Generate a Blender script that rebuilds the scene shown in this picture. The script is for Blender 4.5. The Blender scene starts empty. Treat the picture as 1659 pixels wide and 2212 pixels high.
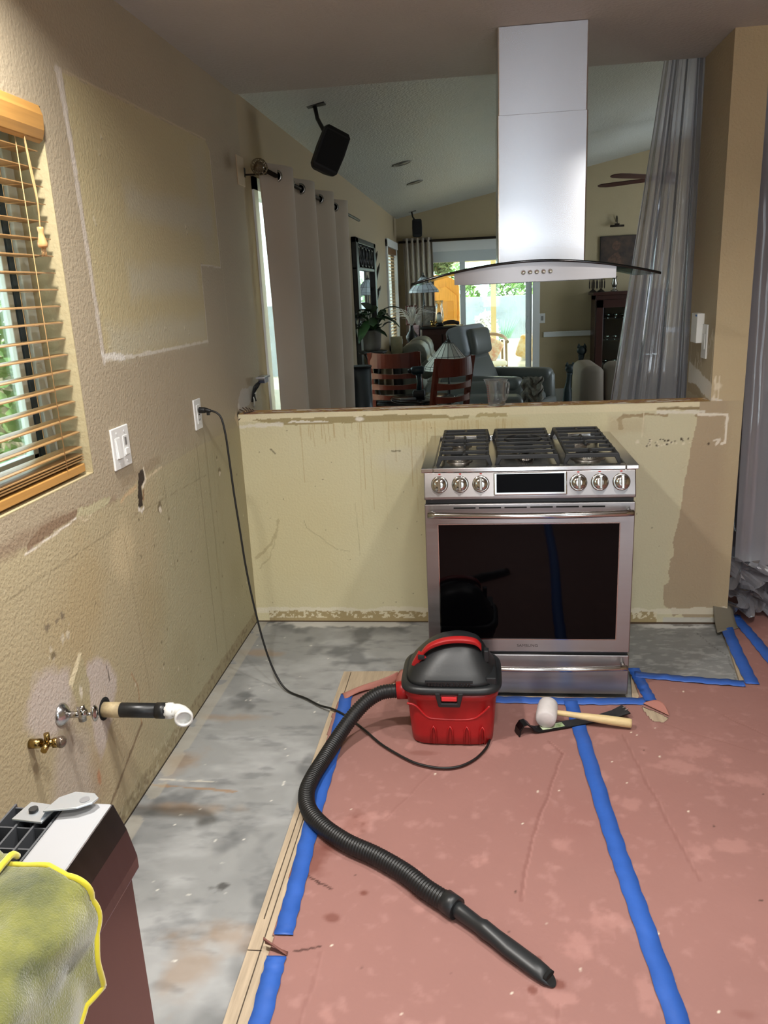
import bpy, bmesh, math, random
import numpy as np
from mathutils import Vector, Matrix, Euler
from math import pi, sin, cos, radians as rad, sqrt, atan2
random.seed(7)
S = bpy.context.scene
COL = S.collection
# ------------------------------------------------------------------ camera
CAM = np.array([1.0991, -3.5148, 1.5507]); YAW, PITCH, ROLL, FPX = .1264, -.2744, -.0469, 1712.3
_f = np.array([-sin(YAW)*cos(PITCH), cos(YAW)*cos(PITCH), sin(PITCH)]); _r = np.array([cos(YAW), sin(YAW), 0.]); _u = np.cross(_r, _f)
CR, CU = _r*cos(ROLL)+_u*sin(ROLL), -_r*sin(ROLL)+_u*cos(ROLL); CF = _f
cd = bpy.data.cameras.new('camera'); cam = bpy.data.objects.new('camera', cd); COL.objects.link(cam)
cam.matrix_world = Matrix([[CR[0], CU[0], -CF[0], CAM[0]], [CR[1], CU[1], -CF[1], CAM[1]], [CR[2], CU[2], -CF[2], CAM[2]], [0, 0, 0, 1]])
cd.sensor_fit = 'VERTICAL'; cd.sensor_height = 24.0; cd.lens = 24.0*FPX/2212; cd.clip_start = .02; cd.clip_end = 200
S.camera = cam
# ------------------------------------------------------------------ world, sun, lamps, exposure
S.view_settings.view_transform = 'Standard'; S.view_settings.look = 'None'; S.view_settings.exposure = 0.0; S.view_settings.gamma = 1.0
S.view_settings.use_curve_mapping = False
w = bpy.data.worlds.new('world'); S.world = w; w.use_nodes = True
bg = w.node_tree.nodes['Background']; bg.inputs[0].default_value = (.80, .92, 1.0, 1); bg.inputs[1].default_value = 7.5
sd = bpy.data.lights.new('sun', 'SUN'); sd.energy = 14.0; sd.angle = rad(.6); sd.color = (1, .95, .85)
so = bpy.data.objects.new('sun', sd); COL.objects.link(so); so.rotation_euler = Vector((-.45, -.12, -.85)).to_track_quat('-Z', 'Y').to_euler()
def lamp(x, y, z, watts, size=.13, spread=150, colr=(1, .97, .92)):
    d = bpy.data.lights.new('downlight', 'AREA'); d.shape = 'DISK'; d.size = size; d.energy = watts; d.color = colr; d.spread = rad(spread)
    o = bpy.data.objects.new('downlight', d); COL.objects.link(o); o.location = (x, y, z); return o
LAMPS = [(.28, -2.0, 31), (1.30, -2.45, 17), (1.75, -1.80, 17), (1.2, -3.7, 12)]
for lx, ly, lw in LAMPS: lamp(lx, ly, 2.432, lw)
def portal(loc, nrm, sx, sy):
    d = bpy.data.lights.new('daylight_portal', 'AREA'); d.shape = 'RECTANGLE'; d.size = sx; d.size_y = sy; d.cycles.is_portal = True
    o = bpy.data.objects.new('daylight_portal', d); COL.objects.link(o); o.location = loc; o.rotation_euler = Vector(nrm).to_track_quat('-Z', 'Z').to_euler()
portal((-.2, -2.05, 1.55), (1, 0, 0), 1.3, 1.0); portal((1.15, 8.1, 1.0), (0, -1, 0), 1.6, 2.1); portal((-.2, 7.0, 1.4), (1, 0, 0), 1.2, 1.4); portal((5.15, 5.4, 1.45), (-1, 0, 0), 2.0, 1.3); portal((1.85, -4.65, 1.15), (0, 1, 0), 1.5, 2.1); portal((-.2, 1.9, 1.0), (1, 0, 0), 2.7, 2.1)
# ------------------------------------------------------------------ helpers
def U(px, py, ax, val):
    d = CF*FPX + CR*(px-829.5) - CU*(py-1106); return CAM + d*((val-CAM[ax])/d[ax])
def UP(px, py, n, c):
    n = np.array(n, float); d = CF*FPX + CR*(px-829.5) - CU*(py-1106); return CAM + d*((c-n@CAM)/(n@d))
def lin(c):
    c = np.asarray(c, float)/255.; return np.where(c <= .04045, c/12.92, ((c+.055)/1.055)**2.4)
def tag(o, label=None, cat=None, group=None, kind=None):
    if label: o['label'] = label
    if cat: o['category'] = cat
    if group: o['group'] = group
    if kind: o['kind'] = kind
    return o
def thing(name, label, cat, loc=(0, 0, 0), rz=0, group=None):
    o = bpy.data.objects.new(name, None); o.empty_display_size = .1; COL.objects.link(o)
    o.location = loc; o.rotation_euler = (0, 0, rz); return tag(o, label, cat, group)
def mworld(o):
    m = Matrix.LocRotScale(o.location, o.rotation_euler, o.scale)
    return (mworld(o.parent) @ o.matrix_parent_inverse @ m) if o.parent else m
def dup(root, loc=None, rz=None, label=None, group=None):
    r = root.copy(); COL.objects.link(r)
    if loc is not None: r.location = loc
    if rz is not None: r.rotation_euler = (0, 0, rz)
    if label: r['label'] = label
    if group: r['group'] = group
    for ch in [c for c in bpy.data.objects if c.parent == root]:
        c = ch.copy(); COL.objects.link(c); c.parent = r
        for g in [k for k in bpy.data.objects if k.parent == ch]:
            d = g.copy(); COL.objects.link(d); d.parent = c
    return r
class MB:
    def __init__(s): s.v = []; s.f = []; s.sm = []
    def add(s, vs, fs, smooth=False):
        n = len(s.v); s.v += [tuple(map(float, p)) for p in vs]; s.f += [tuple(i+n for i in f) for f in fs]; s.sm += [smooth]*len(fs); return s
    def box(s, a, b, rz=0, c=None):
        x0, y0, z0 = a; x1, y1, z1 = b
        vs = [(x0, y0, z0), (x1, y0, z0), (x1, y1, z0), (x0, y1, z0), (x0, y0, z1), (x1, y0, z1), (x1, y1, z1), (x0, y1, z1)]
        if rz:
            c = c or ((x0+x1)/2, (y0+y1)/2); vs = [(c[0]+(x-c[0])*cos(rz)-(y-c[1])*sin(rz), c[1]+(x-c[0])*sin(rz)+(y-c[1])*cos(rz), z) for x, y, z in vs]
        return s.add(vs, [(0, 3, 2, 1), (4, 5, 6, 7), (0, 1, 5, 4), (1, 2, 6, 5), (2, 3, 7, 6), (3, 0, 4, 7)])
    def bar(s, p, q, w, h, up=(0, 0, 1)):
        p = Vector(p); q = Vector(q); d = (q-p).normalized(); a = d.cross(Vector(up)); a = a.normalized() if a.length > 1e-5 else Vector((1, 0, 0)); b = a.cross(d)
        vs = [c + a*i*w/2 + b*j*h/2 for c in (p, q) for i, j in ((-1, -1), (1, -1), (1, 1), (-1, 1))]
        return s.add(vs, [(0, 1, 2, 3), (7, 6, 5, 4), (0, 4, 5, 1), (1, 5, 6, 2), (2, 6, 7, 3), (3, 7, 4, 0)])
    def tube(s, pts, r, seg=10, caps=True):
        pts = [Vector(p) for p in pts]; n = len(pts); R = r if hasattr(r, '__len__') else [r]*n
        t0 = (pts[1]-pts[0]).normalized(); a = t0.orthogonal().normalized(); vs = []
        for i, p in enumerate(pts):
            t = ((pts[min(i+1, n-1)]-pts[max(i-1, 0)])); t = t.normalized() if t.length > 1e-9 else t0
            a = (a - t*a.dot(t)); a = a.normalized() if a.length > 1e-6 else t.orthogonal().normalized(); b = t.cross(a)
            vs += [p + (a*cos(2*pi*k/seg) + b*sin(2*pi*k/seg))*R[i] for k in range(seg)]
        fs = [(i*seg+k, i*seg+(k+1) % seg, (i+1)*seg+(k+1) % seg, (i+1)*seg+k) for i in range(n-1) for k in range(seg)]
        s.add(vs, fs, True)
        if caps: m = len(s.v)-n*seg; s.f += [tuple(m+k for k in reversed(range(seg))), tuple(m+(n-1)*seg+k for k in range(seg))]; s.sm += [False]*2
        return s
    def cyl(s, p, q, r, seg=24, r2=None): return s.tube([p, q], [r, r if r2 is None else r2], seg)
    def lathe(s, prof, c=(0, 0, 0), axis=(0, 0, 1), seg=28):
        q = Vector((0, 0, 1)).rotation_difference(Vector(axis)); c = Vector(c)
        vs = [c + q @ Vector((r*cos(2*pi*k/seg), r*sin(2*pi*k/seg), z)) for r, z in prof for k in range(seg)]
        n = len(prof); fs = [(i*seg+k, i*seg+(k+1) % seg, (i+1)*seg+(k+1) % seg, (i+1)*seg+k) for i in range(n-1) for k in range(seg)]
        s.add(vs, fs, True); m = len(s.v)-n*seg
        if prof[0][0] > 1e-4: s.f.append(tuple(m+k for k in reversed(range(seg)))); s.sm.append(False)
        if prof[-1][0] > 1e-4: s.f.append(tuple(m+(n-1)*seg+k for k in range(seg))); s.sm.append(False)
        return s
    def prism(s, poly, a, b, ax=2):      # poly in the two other axes, extruded a..b along ax
        def P(u, v, w): return {0: (w, u, v), 1: (u, w, v), 2: (u, v, w)}[ax]
        n = len(poly); vs = [P(u, v, a) for u, v in poly]+[P(u, v, b) for u, v in poly]
        ar = sum(poly[i][0]*poly[(i+1) % n][1]-poly[(i+1) % n][0]*poly[i][1] for i in range(n))
        fl = (ar > 0) ^ (ax == 1) ^ (b < a)
        fs = [tuple(range(n)), tuple(range(2*n-1, n-1, -1))]+[(i, i+n, (i+1) % n+n, (i+1) % n) for i in range(n)]
        if fl: fs = [tuple(reversed(f)) for f in fs]
        return s.add(vs, fs)
    def loft(s, rings, caps=True, smooth=True, close=True):
        seg = len(rings[0]); n = len(rings); K = seg if close else seg-1
        fs = [(i*seg+k, i*seg+(k+1) % seg, (i+1)*seg+(k+1) % seg, (i+1)*seg+k) for i in range(n-1) for k in range(K)]
        m = len(s.v); s.add([p for r in rings for p in r], fs, smooth)
        if caps: s.f += [tuple(m+k for k in reversed(range(seg))), tuple(m+(n-1)*seg+k for k in range(seg))]; s.sm += [False]*2
        return s
    def grid(s, fn, nu, nv, smooth=True):
        vs = [fn(i/nu, j/nv) for j in range(nv+1) for i in range(nu+1)]; W = nu+1
        return s.add(vs, [(j*W+i, j*W+i+1, (j+1)*W+i+1, (j+1)*W+i) for j in range(nv) for i in range(nu)], smooth)
    def ball(s, c, r, seg=14, rings=9, sc=(1, 1, 1)):
        vs = [(c[0]+r*sc[0]*sin(pi*i/rings)*cos(2*pi*k/seg), c[1]+r*sc[1]*sin(pi*i/rings)*sin(2*pi*k/seg), c[2]+r*sc[2]*cos(pi*i/rings)) for i in range(rings+1) for k in range(seg)]
        return s.add(vs, [(i*seg+k, (i+1)*seg+k, (i+1)*seg+(k+1) % seg, i*seg+(k+1) % seg) for i in range(rings) for k in range(seg)], True)
    def build(s, name, m, parent=None, bev=0, sub=0, label=None, solid=0, kind=None, seg=2):
        me = bpy.data.meshes.new(name); me.from_pydata(s.v, [], s.f); me.validate(); 
        if len(me.polygons) == len(s.sm): me.polygons.foreach_set('use_smooth', s.sm)
        o = bpy.data.objects.new(name, me); COL.objects.link(o)
        if m: me.materials.append(m)
        if solid: k = o.modifiers.new('s', 'SOLIDIFY'); k.thickness = solid; k.offset = 0
        if bev: k = o.modifiers.new('b', 'BEVEL'); k.width = bev; k.segments = seg; k.limit_method = 'ANGLE'; k.angle_limit = rad(40)
        if sub: k = o.modifiers.new('d', 'SUBSURF'); k.levels = k.render_levels = sub
        if parent: o.parent = parent
        if label: o['label'] = label
        if kind: o['kind'] = kind
        return o
def rel(o, base):   # geometry of o was written in world space: sit it under base without moving it
    o.matrix_parent_inverse = mworld(base).inverted(); return o
def wb(mb, name, m, parent, **k): return rel(mb.build(name, m, parent, **k), parent)
def rrect(cx, cy, hx, hy, r, z, n=5):
    out = []
    for qx, qy, a0 in ((1, 1, 0), (-1, 1, pi/2), (-1, -1, pi), (1, -1, 3*pi/2)):
        out += [(cx+qx*(hx-r)+r*cos(a0+pi/2*k/n), cy+qy*(hy-r)+r*sin(a0+pi/2*k/n), z) for k in range(n+1)]
    return out
def spline(P, n=8):
    P = [np.array(p, float) for p in P]; out = []
    for i in range(len(P)-1):
        a, b, c, d = P[max(i-1, 0)], P[i], P[i+1], P[min(i+2, len(P)-1)]
        for k in range(n):
            t = k/n; out.append(.5*((2*b)+(-a+c)*t+(2*a-5*b+4*c-d)*t*t+(-a+3*b-3*c+d)*t**3))
    return out+[P[-1]]
# ------------------------------------------------------------------ materials
MC = {}
def M(name, rgb=(128, 128, 128), rough=.5, metal=0, bump=None, var=None, aniso=0, attr=False, trans=0, emit=None, alpha=1, coat=0, sheen=0, spec=.5, stretch=(1, 1, 1), rgb2=None):
    if name in MC: return MC[name]
    m = bpy.data.materials.new(name); m.use_nodes = True; nt = m.node_tree; N = nt.nodes; L = nt.links; b = N['Principled BSDF']
    c = tuple(lin(rgb)); b.inputs['Base Color'].default_value = (*c, 1); b.inputs['Roughness'].default_value = rough; b.inputs['Metallic'].default_value = metal
    b.inputs['Specular IOR Level'].default_value = spec
    if aniso: b.inputs['Anisotropic'].default_value = aniso; b.inputs['Anisotropic Rotation'].default_value = .25
    if trans: b.inputs['Transmission Weight'].default_value = trans
    if coat: b.inputs['Coat Weight'].default_value = coat; b.inputs['Coat Roughness'].default_value = .15
    if sheen: b.inputs['Sheen Weight'].default_value = sheen
    if alpha < 1: b.inputs['Alpha'].default_value = alpha
    if emit: b.inputs['Emission Color'].default_value = (*lin(emit[0]), 1); b.inputs['Emission Strength'].default_value = emit[1]
    tc = N.new('ShaderNodeTexCoord'); mp = N.new('ShaderNodeMapping'); mp.inputs['Scale'].default_value = stretch; L.new(tc.outputs['Object'], mp.inputs[0]); co = mp.outputs[0]
    src = None
    if attr:
        a = N.new('ShaderNodeVertexColor'); a.layer_name = 'Col'; src = a.outputs[0]
    if var:
        n = N.new('ShaderNodeTexNoise'); n.inputs['Scale'].default_value = var[0]; n.inputs['Detail'].default_value = 6; n.inputs['Roughness'].default_value = .6; L.new(co, n.inputs[0])
        r = N.new('ShaderNodeMapRange'); r.inputs[1].default_value = .3; r.inputs[2].default_value = .7; L.new(n.outputs[0], r.inputs[0])
        if rgb2 is not None:
            x = N.new('ShaderNodeMix'); x.data_type = 'RGBA'; L.new(r.outputs[0], x.inputs[0]); x.inputs[6].default_value = (*c, 1); x.inputs[7].default_value = (*lin(rgb2), 1); src = x.outputs[2]
        else:
            r.inputs[3].default_value = 1-var[1]; r.inputs[4].default_value = 1+var[1]
            x = N.new('ShaderNodeVectorMath'); x.operation = 'SCALE'; L.new(r.outputs[0], x.inputs[3])
            if src: L.new(src, x.inputs[0])
            else: x.inputs[0].default_value = c
            src = x.outputs[0]
        rr = N.new('ShaderNodeMapRange'); rr.inputs[3].default_value = max(rough*.8, .02); rr.inputs[4].default_value = min(rough*1.25, 1); L.new(n.outputs[0], rr.inputs[0]); L.new(rr.outputs[0], b.inputs['Roughness'])
    if src: L.new(src, b.inputs['Base Color'])
    if bump:
        n = N.new('ShaderNodeTexNoise'); n.inputs['Scale'].default_value = bump[0]; n.inputs['Detail'].default_value = 3; L.new(co, n.inputs[0])
        k = N.new('ShaderNodeBump'); k.inputs['Strength'].default_value = bump[1]; k.inputs['Distance'].default_value = bump[2]; L.new(n.outputs[0], k.inputs['Height']); L.new(k.outputs[0], b.inputs['Normal'])
    MC[name] = m; return m
def glassy(name, tint=(255, 255, 255), refl=.08, rough=.02, milky=0, milk=(200, 200, 205), bump=None, facing=False):
    if name in MC: return MC[name]
    m = bpy.data.materials.new(name); m.use_nodes = True; nt = m.node_tree; N = nt.nodes; L = nt.links; N.remove(N['Principled BSDF']); out = N['Material Output']
    t = N.new('ShaderNodeBsdfTransparent'); t.inputs[0].default_value = (*lin(tint), 1); g = N.new('ShaderNodeBsdfGlossy'); g.inputs['Roughness'].default_value = rough
    lw = N.new('ShaderNodeLayerWeight'); lw.inputs[0].default_value = .25; mr = N.new('ShaderNodeMapRange'); mr.inputs[3].default_value = refl; mr.inputs[4].default_value = min(1, refl+.6); L.new(lw.outputs['Fresnel'], mr.inputs[0])
    x = N.new('ShaderNodeMixShader'); L.new(mr.outputs[0], x.inputs[0]); last = t.outputs[0]
    if milky:
        d = N.new('ShaderNodeBsdfDiffuse'); d.inputs[0].default_value = (*lin(milk), 1); tl = N.new('ShaderNodeBsdfTranslucent'); tl.inputs[0].default_value = (*lin(milk), 1)
        a = N.new('ShaderNodeAddShader'); a = N.new('ShaderNodeMixShader'); a.inputs[0].default_value = .4; L.new(d.outputs[0], a.inputs[1]); L.new(tl.outputs[0], a.inputs[2])
        y = N.new('ShaderNodeMixShader'); L.new(t.outputs[0], y.inputs[1]); L.new(a.outputs[0], y.inputs[2]); y.inputs[0].default_value = milky; last = y.outputs[0]
        if facing:
            l2 = N.new('ShaderNodeLayerWeight'); l2.inputs[0].default_value = .5; m2 = N.new('ShaderNodeMapRange'); m2.inputs[3].default_value = milky; m2.inputs[4].default_value = min(1, milky+.5); L.new(l2.outputs['Facing'], m2.inputs[0]); L.new(m2.outputs[0], y.inputs[0])
    L.new(last, x.inputs[1]); L.new(g.outputs[0], x.inputs[2]); L.new(x.outputs[0], out.inputs[0])
    if bump:
        tc = N.new('ShaderNodeTexCoord'); mp = N.new('ShaderNodeMapping'); mp.inputs['Scale'].default_value = bump[3]; L.new(tc.outputs['Object'], mp.inputs[0])
        n = N.new('ShaderNodeTexNoise'); n.inputs['Scale'].default_value = bump[0]; L.new(mp.outputs[0], n.inputs[0]); k = N.new('ShaderNodeBump'); k.inputs['Strength'].default_value = bump[1]; k.inputs['Distance'].default_value = bump[2]
        L.new(n.outputs[0], k.inputs['Height']); L.new(k.outputs[0], g.inputs['Normal'])
    MC[name] = m; return m
# ------------------------------------------------------------------ surfaces that carry paint, patches and dirt in a colour attribute
def vnoise(u, v, sc, seed=0):
    x = u*sc+seed*17.3; y = v*sc+seed*9.1; i = np.floor(x).astype(np.int64); j = np.floor(y).astype(np.int64); fx = x-i; fy = y-j; fx = fx*fx*(3-2*fx); fy = fy*fy*(3-2*fy)
    def h(a, b):
        n = (a*374761393+b*668265263+seed*974634777) & 0x7fffffff; n = ((n ^ (n >> 13))*1274126177) & 0x7fffffff; return ((n ^ (n >> 16)) & 0xffff)/65535.
    return (h(i, j)*(1-fx)+h(i+1, j)*fx)*(1-fy)+(h(i, j+1)*(1-fx)+h(i+1, j+1)*fx)*fy
def fbm(u, v, sc, oc=4, seed=0):
    t = 0; a = .5; n = 0
    for k in range(oc): t = t+a*vnoise(u, v, sc*2**k, seed+k); n += a; a *= .55
    return t/n
class Surf:
    def __init__(s, u, v): s.u = u; s.v = v; s.c = np.zeros((len(u), 3)); s.h = np.zeros(len(u))
    def base(s, rgb, amt=.05, sc=3, seed=1): s.c[:] = lin(rgb)*(1+amt*2*(fbm(s.u, s.v, sc, 5, seed)[:, None]-.5))
    def mixin(s, mask, rgb, a=1.):
        m = (np.clip(mask, 0, 1)*a)[:, None]; s.c = s.c*(1-m)+lin(rgb)*m
    def warp(s, w, sc=25, seed=3):
        if not w: return s.u, s.v
        return s.u+(fbm(s.u, s.v, sc, 3, seed)-.5)*2*w, s.v+(fbm(s.u, s.v, sc, 3, seed+5)-.5)*2*w
    def pmask(s, poly, w=.004, sc=25, seed=3, soft=0):
        u, v = s.warp(w, sc, seed); ins = np.zeros(len(u), bool); d = np.full(len(u), 9.); n = len(poly)
        for i in range(n):
            (x0, y0), (x1, y1) = poly[i][:2], poly[(i+1) % n][:2]
            c = ((y0 > v) != (y1 > v)) & (u < (x1-x0)*(v-y0)/((y1-y0) or 1e-9)+x0); ins ^= c
            if soft:
                L2 = (x1-x0)**2+(y1-y0)**2+1e-12; t = np.clip(((u-x0)*(x1-x0)+(v-y0)*(y1-y0))/L2, 0, 1); d = np.minimum(d, np.hypot(u-x0-t*(x1-x0), v-y0-t*(y1-y0)))
        return np.clip(.5+np.where(ins, d, -d)/soft, 0, 1) if soft else ins.astype(float)
    def fill(s, poly, rgb, a=1., w=.004, sc=25, seed=3, soft=0, holes=0):
        m = s.pmask(poly, w, sc, seed, soft)
        if holes: m = m*(fbm(s.u, s.v, 60, 3, seed+9) > holes)
        s.mixin(m, rgb, a); return m
    def line(s, pts, wd, rgb, a=1., w=.002, sc=30, seed=3, rag=0):
        u, v = s.warp(w, sc, seed); d = np.full(len(u), 9.)
        for (x0, y0), (x1, y1) in zip([p[:2] for p in pts[:-1]], [p[:2] for p in pts[1:]]):
            L2 = (x1-x0)**2+(y1-y0)**2+1e-12; t = np.clip(((u-x0)*(x1-x0)+(v-y0)*(y1-y0))/L2, 0, 1); d = np.minimum(d, np.hypot(u-x0-t*(x1-x0), v-y0-t*(y1-y0)))
        ww = wd/2*(1+rag*2*(fbm(s.u, s.v, 40, 3, seed+2)-.5)) if rag else wd/2
        s.mixin(np.clip((ww-d)/(.0022)+.5, 0, 1), rgb, a)
    def blob(s, c, r, rgb, a=1., sq=(1, 1), w=.3, sc=20, seed=3, soft=.4):
        d = np.hypot((s.u-c[0])/sq[0], (s.v-c[1])/sq[1])/r+(fbm(s.u, s.v, sc, 4, seed)-.5)*2*w; s.mixin(np.clip((1-d)/soft, 0, 1), rgb, a)
def sheet(name, u0, u1, v0, v1, step, place, paint, m, keep=None, parent=None, kind='structure', solid=0, us=None, vs=None):
    if us is None: us = np.linspace(u0, u1, int(round((u1-u0)/step))+1); vs = np.linspace(v0, v1, int(round((v1-v0)/step))+1)
    nu = len(us); nv = len(vs); uu, vv = np.meshgrid(us, vs); u = uu.ravel(); v = vv.ravel(); sf = Surf(u, v); paint(sf)
    P = place(u, v, sf.h)
    i, j = np.meshgrid(np.arange(nu-1), np.arange(nv-1)); a = (j*nu+i).ravel(); F = np.stack([a, a+1, a+1+nu, a+nu], 1)
    if keep is not None:
        cu = (u[F[:, 0]]+u[F[:, 2]])/2; cv = (v[F[:, 0]]+v[F[:, 2]])/2; F = F[keep(cu, cv)]
    used = np.zeros(len(u), bool); used[F.ravel()] = True; idx = np.cumsum(used)-1; P = P[used]; C = sf.c[used]; F = idx[F]
    me = bpy.data.meshes.new(name); me.vertices.add(len(P)); me.vertices.foreach_set('co', P.ravel()); me.loops.add(F.size); me.loops.foreach_set('vertex_index', F.ravel().astype(np.int32))
    me.polygons.add(len(F)); me.polygons.foreach_set('loop_start', np.arange(0, F.size, 4, dtype=np.int32)); me.update(calc_edges=True)
    ca = me.color_attributes.new('Col', 'FLOAT_COLOR', 'POINT'); ca.data.foreach_set('color', np.concatenate([np.clip(C, 0, 1), np.ones((len(C), 1))], 1).ravel())
    me.polygons.foreach_set('use_smooth', [True]*len(F)); me.materials.append(m); o = bpy.data.objects.new(name, me); COL.objects.link(o)
    if kind: o['kind'] = kind
    if parent: o.parent = parent
    if solid: k = o.modifiers.new('s', 'SOLIDIFY'); k.thickness = solid; k.offset = -1
    return o
def struct(mb, name, m, **k): return mb.build(name, m, kind='structure', **k)
# ================================================================== THE SHELL
ZC, HW, XP, XR, DP = 2.4395, 1.026, 2.077, 2.211, .412
wallm = M('wall_paint', bump=(95, .55, .004), attr=True, rough=.62, spec=.3)
plain = M('plain_tan_paint', (176, 158, 130), .6, bump=(80, .12, .002), var=(2, .04), spec=.3)
ceilm = M('ceiling_paint', (178, 172, 166), .6, bump=(70, .6, .006), var=(3, .04))
TAN, OLV, CRM = (172, 158, 134), (184, 172, 134), (214, 206, 170)
WHT, PLA, BRN = (220, 214, 202), (192, 178, 164), (134, 116, 88)
def paint_left(s):
    s.base(TAN, .05, 2.5, 1)
    u, v = s.u, s.v
    # the ghost of a wall cabinet
    s.fill([(-1.26, 2.148), (-.09, 2.165), (-.045, 2.13), (-.045, 1.672), (-.30, 1.68), (-.31, 1.38), (-1.235, 1.385)], (186, 172, 134), 1, .003)
    for z0, z1, y0, y1 in ((1.80, 1.90, -.95, -.10), (1.56, 1.66, -1.0, -.35), (1.385, 1.48, -1.2, -.32)):
        s.fill([(y0, z0), (y1, z0), (y1, z1), (y0, z1)], (186, 178, 154), .75, .02, 9, 5, soft=.05)
    s.fill([(-.30, 2.1), (-.12, 2.14), (-.10, 1.7), (-.22, 1.7)], (184, 174, 152), .5, .03, 9, 6, soft=.08)
    s.line([(-1.275, 2.148), (-1.25, 1.38)], .022, (206, 196, 184), .75, .003, rag=.3)
    s.line([(-1.29, 2.15), (-1.26, 1.9)], .02, (206, 196, 184), .7)
    s.line([(-1.25, 2.152), (-.08, 2.17)], .005, (206, 190, 160), .7)
    s.line([(-.044, 2.13), (-.044, 1.67), (-.30, 1.675), (-.31, 1.38)], .005, WHT, .55, rag=.9)
    s.line([(-1.25, 1.384), (-.9, 1.378), (-.31, 1.376)], .010, WHT, .7, rag=1.2); s.line([(-1.25, 1.40), (-1.12, 1.385)], .02, (224, 220, 212), .8, rag=1.2)
    s.line([(-.5, 1.99), (-.52, 1.5)], .004, (196, 184, 150), .6); s.line([(-.02, 2.1), (-.02, 1.37)], .003, (190, 178, 150), .6)
    for y, z in ((-1.07, 2.02), (-1.10, 1.97), (-1.19, 1.78), (-1.185, 1.77), (-.42, 1.79), (-.43, 1.81), (-1.24, 1.52), (-.75, 1.45), (-.9, 1.43), (-.52, 1.42), (-.56, 1.44), (-1.2, 1.42)):
        s.blob((y, z), .008, (214, 204, 176), .8, w=1.2, sc=120); s.blob((y+.004, z-.005), .004, (110, 98, 78), .8, w=.9, sc=120)
    # bare lower band that stood behind the base cabinets
    low = [(-2.2, 1.0), (-1.9, 1.003), (-1.81, .985), (-1.63, .995), (-1.45, .978), (-1.27, .97), (-1.16, .985), (-1.08, 1.004), (-.93, .988), (-.4, .985), (.0, .98), (.0, 0), (-2.2, 0)]
    s.fill(low, (182, 169, 137), 1, .004, 30, 8)
    s.fill([(-.95, .985), (.0, .98), (.0, 0), (-1.25, 0)], (176, 170, 140), .85, .02, 6, 4, soft=.18)
    for k, (cy, cz, r, c, a) in enumerate([(-1.3, .8, .10, (206, 190, 154), .7), (-1.12, .55, .14, (160, 148, 112), .35), (-.5, .5, .2, (170, 164, 132), .4), (-1.6, .75, .2, (178, 158, 118), .5), (-1.0, .2, .2, (166, 156, 124), .4), (-.25, .35, .12, (160, 152, 120), .4), (-1.55, .2, .2, (190, 170, 140), .4), (-1.3, .35, .25, (170, 160, 132), .35)]):
        s.blob((cy, cz), r, c, a, (1, 1.3), .5, 6, k+20, .6)
    s.fill([(-1.25, .99), (-.93, 1.0), (-.93, 1.03), (-1.25, 1.02)], (150, 132, 106), .5, .01, 15, 9, soft=.02)
    s.fill([(-2.2, 1.03), (-1.65, 1.02), (-1.3, .985), (-1.3, .97), (-1.63, .985), (-2.2, .99)], (150, 130, 108), .75, .01, 15, 19, soft=.02)
    # the gouged strip, the torn hole and smaller wounds
    s.fill([(-1.80, .985), (-1.72, 1.013), (-1.6, 1.012), (-1.5, 1.006), (-1.53, .99), (-1.65, .985), (-1.79, .972)], (140, 118, 96), 1, .005, 40)
    s.line([(-1.805, .97), (-1.7, .974), (-1.53, .985)], .005, (240, 232, 218), 1, rag=.5)
    s.fill([(-1.53, 1.006), (-1.32, .99), (-1.36, .972), (-1.46, .972), (-1.545, .984)], (188, 180, 146), 1, .005, 40); s.line([(-1.53, .985), (-1.5, .965), (-1.46, .97)], .004, (214, 200, 172), .9)
    s.fill([(-1.13, .99), (-1.12, 1.015), (-1.08, 1.02), (-1.075, .975), (-1.11, .965), (-1.11, .93), (-1.125, .90), (-1.15, .905), (-1.145, .94), (-1.135, .965)], (62, 52, 44), 1, .008, 45)
    s.line([(-1.078, 1.02), (-1.07, .98), (-1.10, .962)], .012, (236, 226, 206), 1, rag=1); s.line([(-1.15, .90), (-1.13, .885), (-1.115, .895)], .014, (236, 228, 214), 1, rag=.8); s.line([(-1.10, .95), (-1.11, .92)], .01, (150, 120, 90), 1)
    s.line([(-1.07, .98), (-.93, .99)], .006, (224, 208, 176), .9, rag=.8); s.line([(-1.15, .975), (-1.24, .965), (-1.27, .955)], .012, (206, 178, 140), .8, rag=.8)
    for y, z, r in ((-.985, .862, .022), (-.33, .835, .020), (-.92, .80, .008), (-.35, .9, .006), (-1.76, .68, .012)):
        s.blob((y, z), r, (120, 108, 84), .9, w=.7, sc=60); s.blob((y-.002, z-.01), r*.6, (230, 220, 200), .9, w=.8, sc=70, seed=9)
    for k in range(10): s.blob((-1.72+.05*sin(k*2.2), .73+.03*cos(k*3.1)), .009, (206, 196, 172) if k % 2 else (130, 118, 98), .8, w=1.6, sc=110, seed=k)
    for y0, z0, y1, z1, w_, a in ((-1.95, .888, -1.16, .888, .0032, .6), (-1.16, .888, -.5, .86, .003, .4), (-.927, .987, -.92, .60, .004, .35), (-.57, 1.0, -.59, .12, .005, .55), (-.61, .95, -.63, .69, .003, .4), (-.40, .93, -.44, .4, .003, .3), (-1.0, .66, -1.02, .2, .003, .2), (-1.28, .85, -1.25, .3, .01, .18)):
        s.line([(y0, z0), (y1, z1)], w_, (112, 100, 76), a, .002)
    rng = np.random.RandomState(4)
    for k in range(70): s.blob((rng.uniform(-2, 0), rng.uniform(.1, .95)), rng.uniform(.002, .006), (90, 80, 60) if k % 3 else (230, 222, 200), .75, w=.6, sc=80, seed=k % 7)
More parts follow.
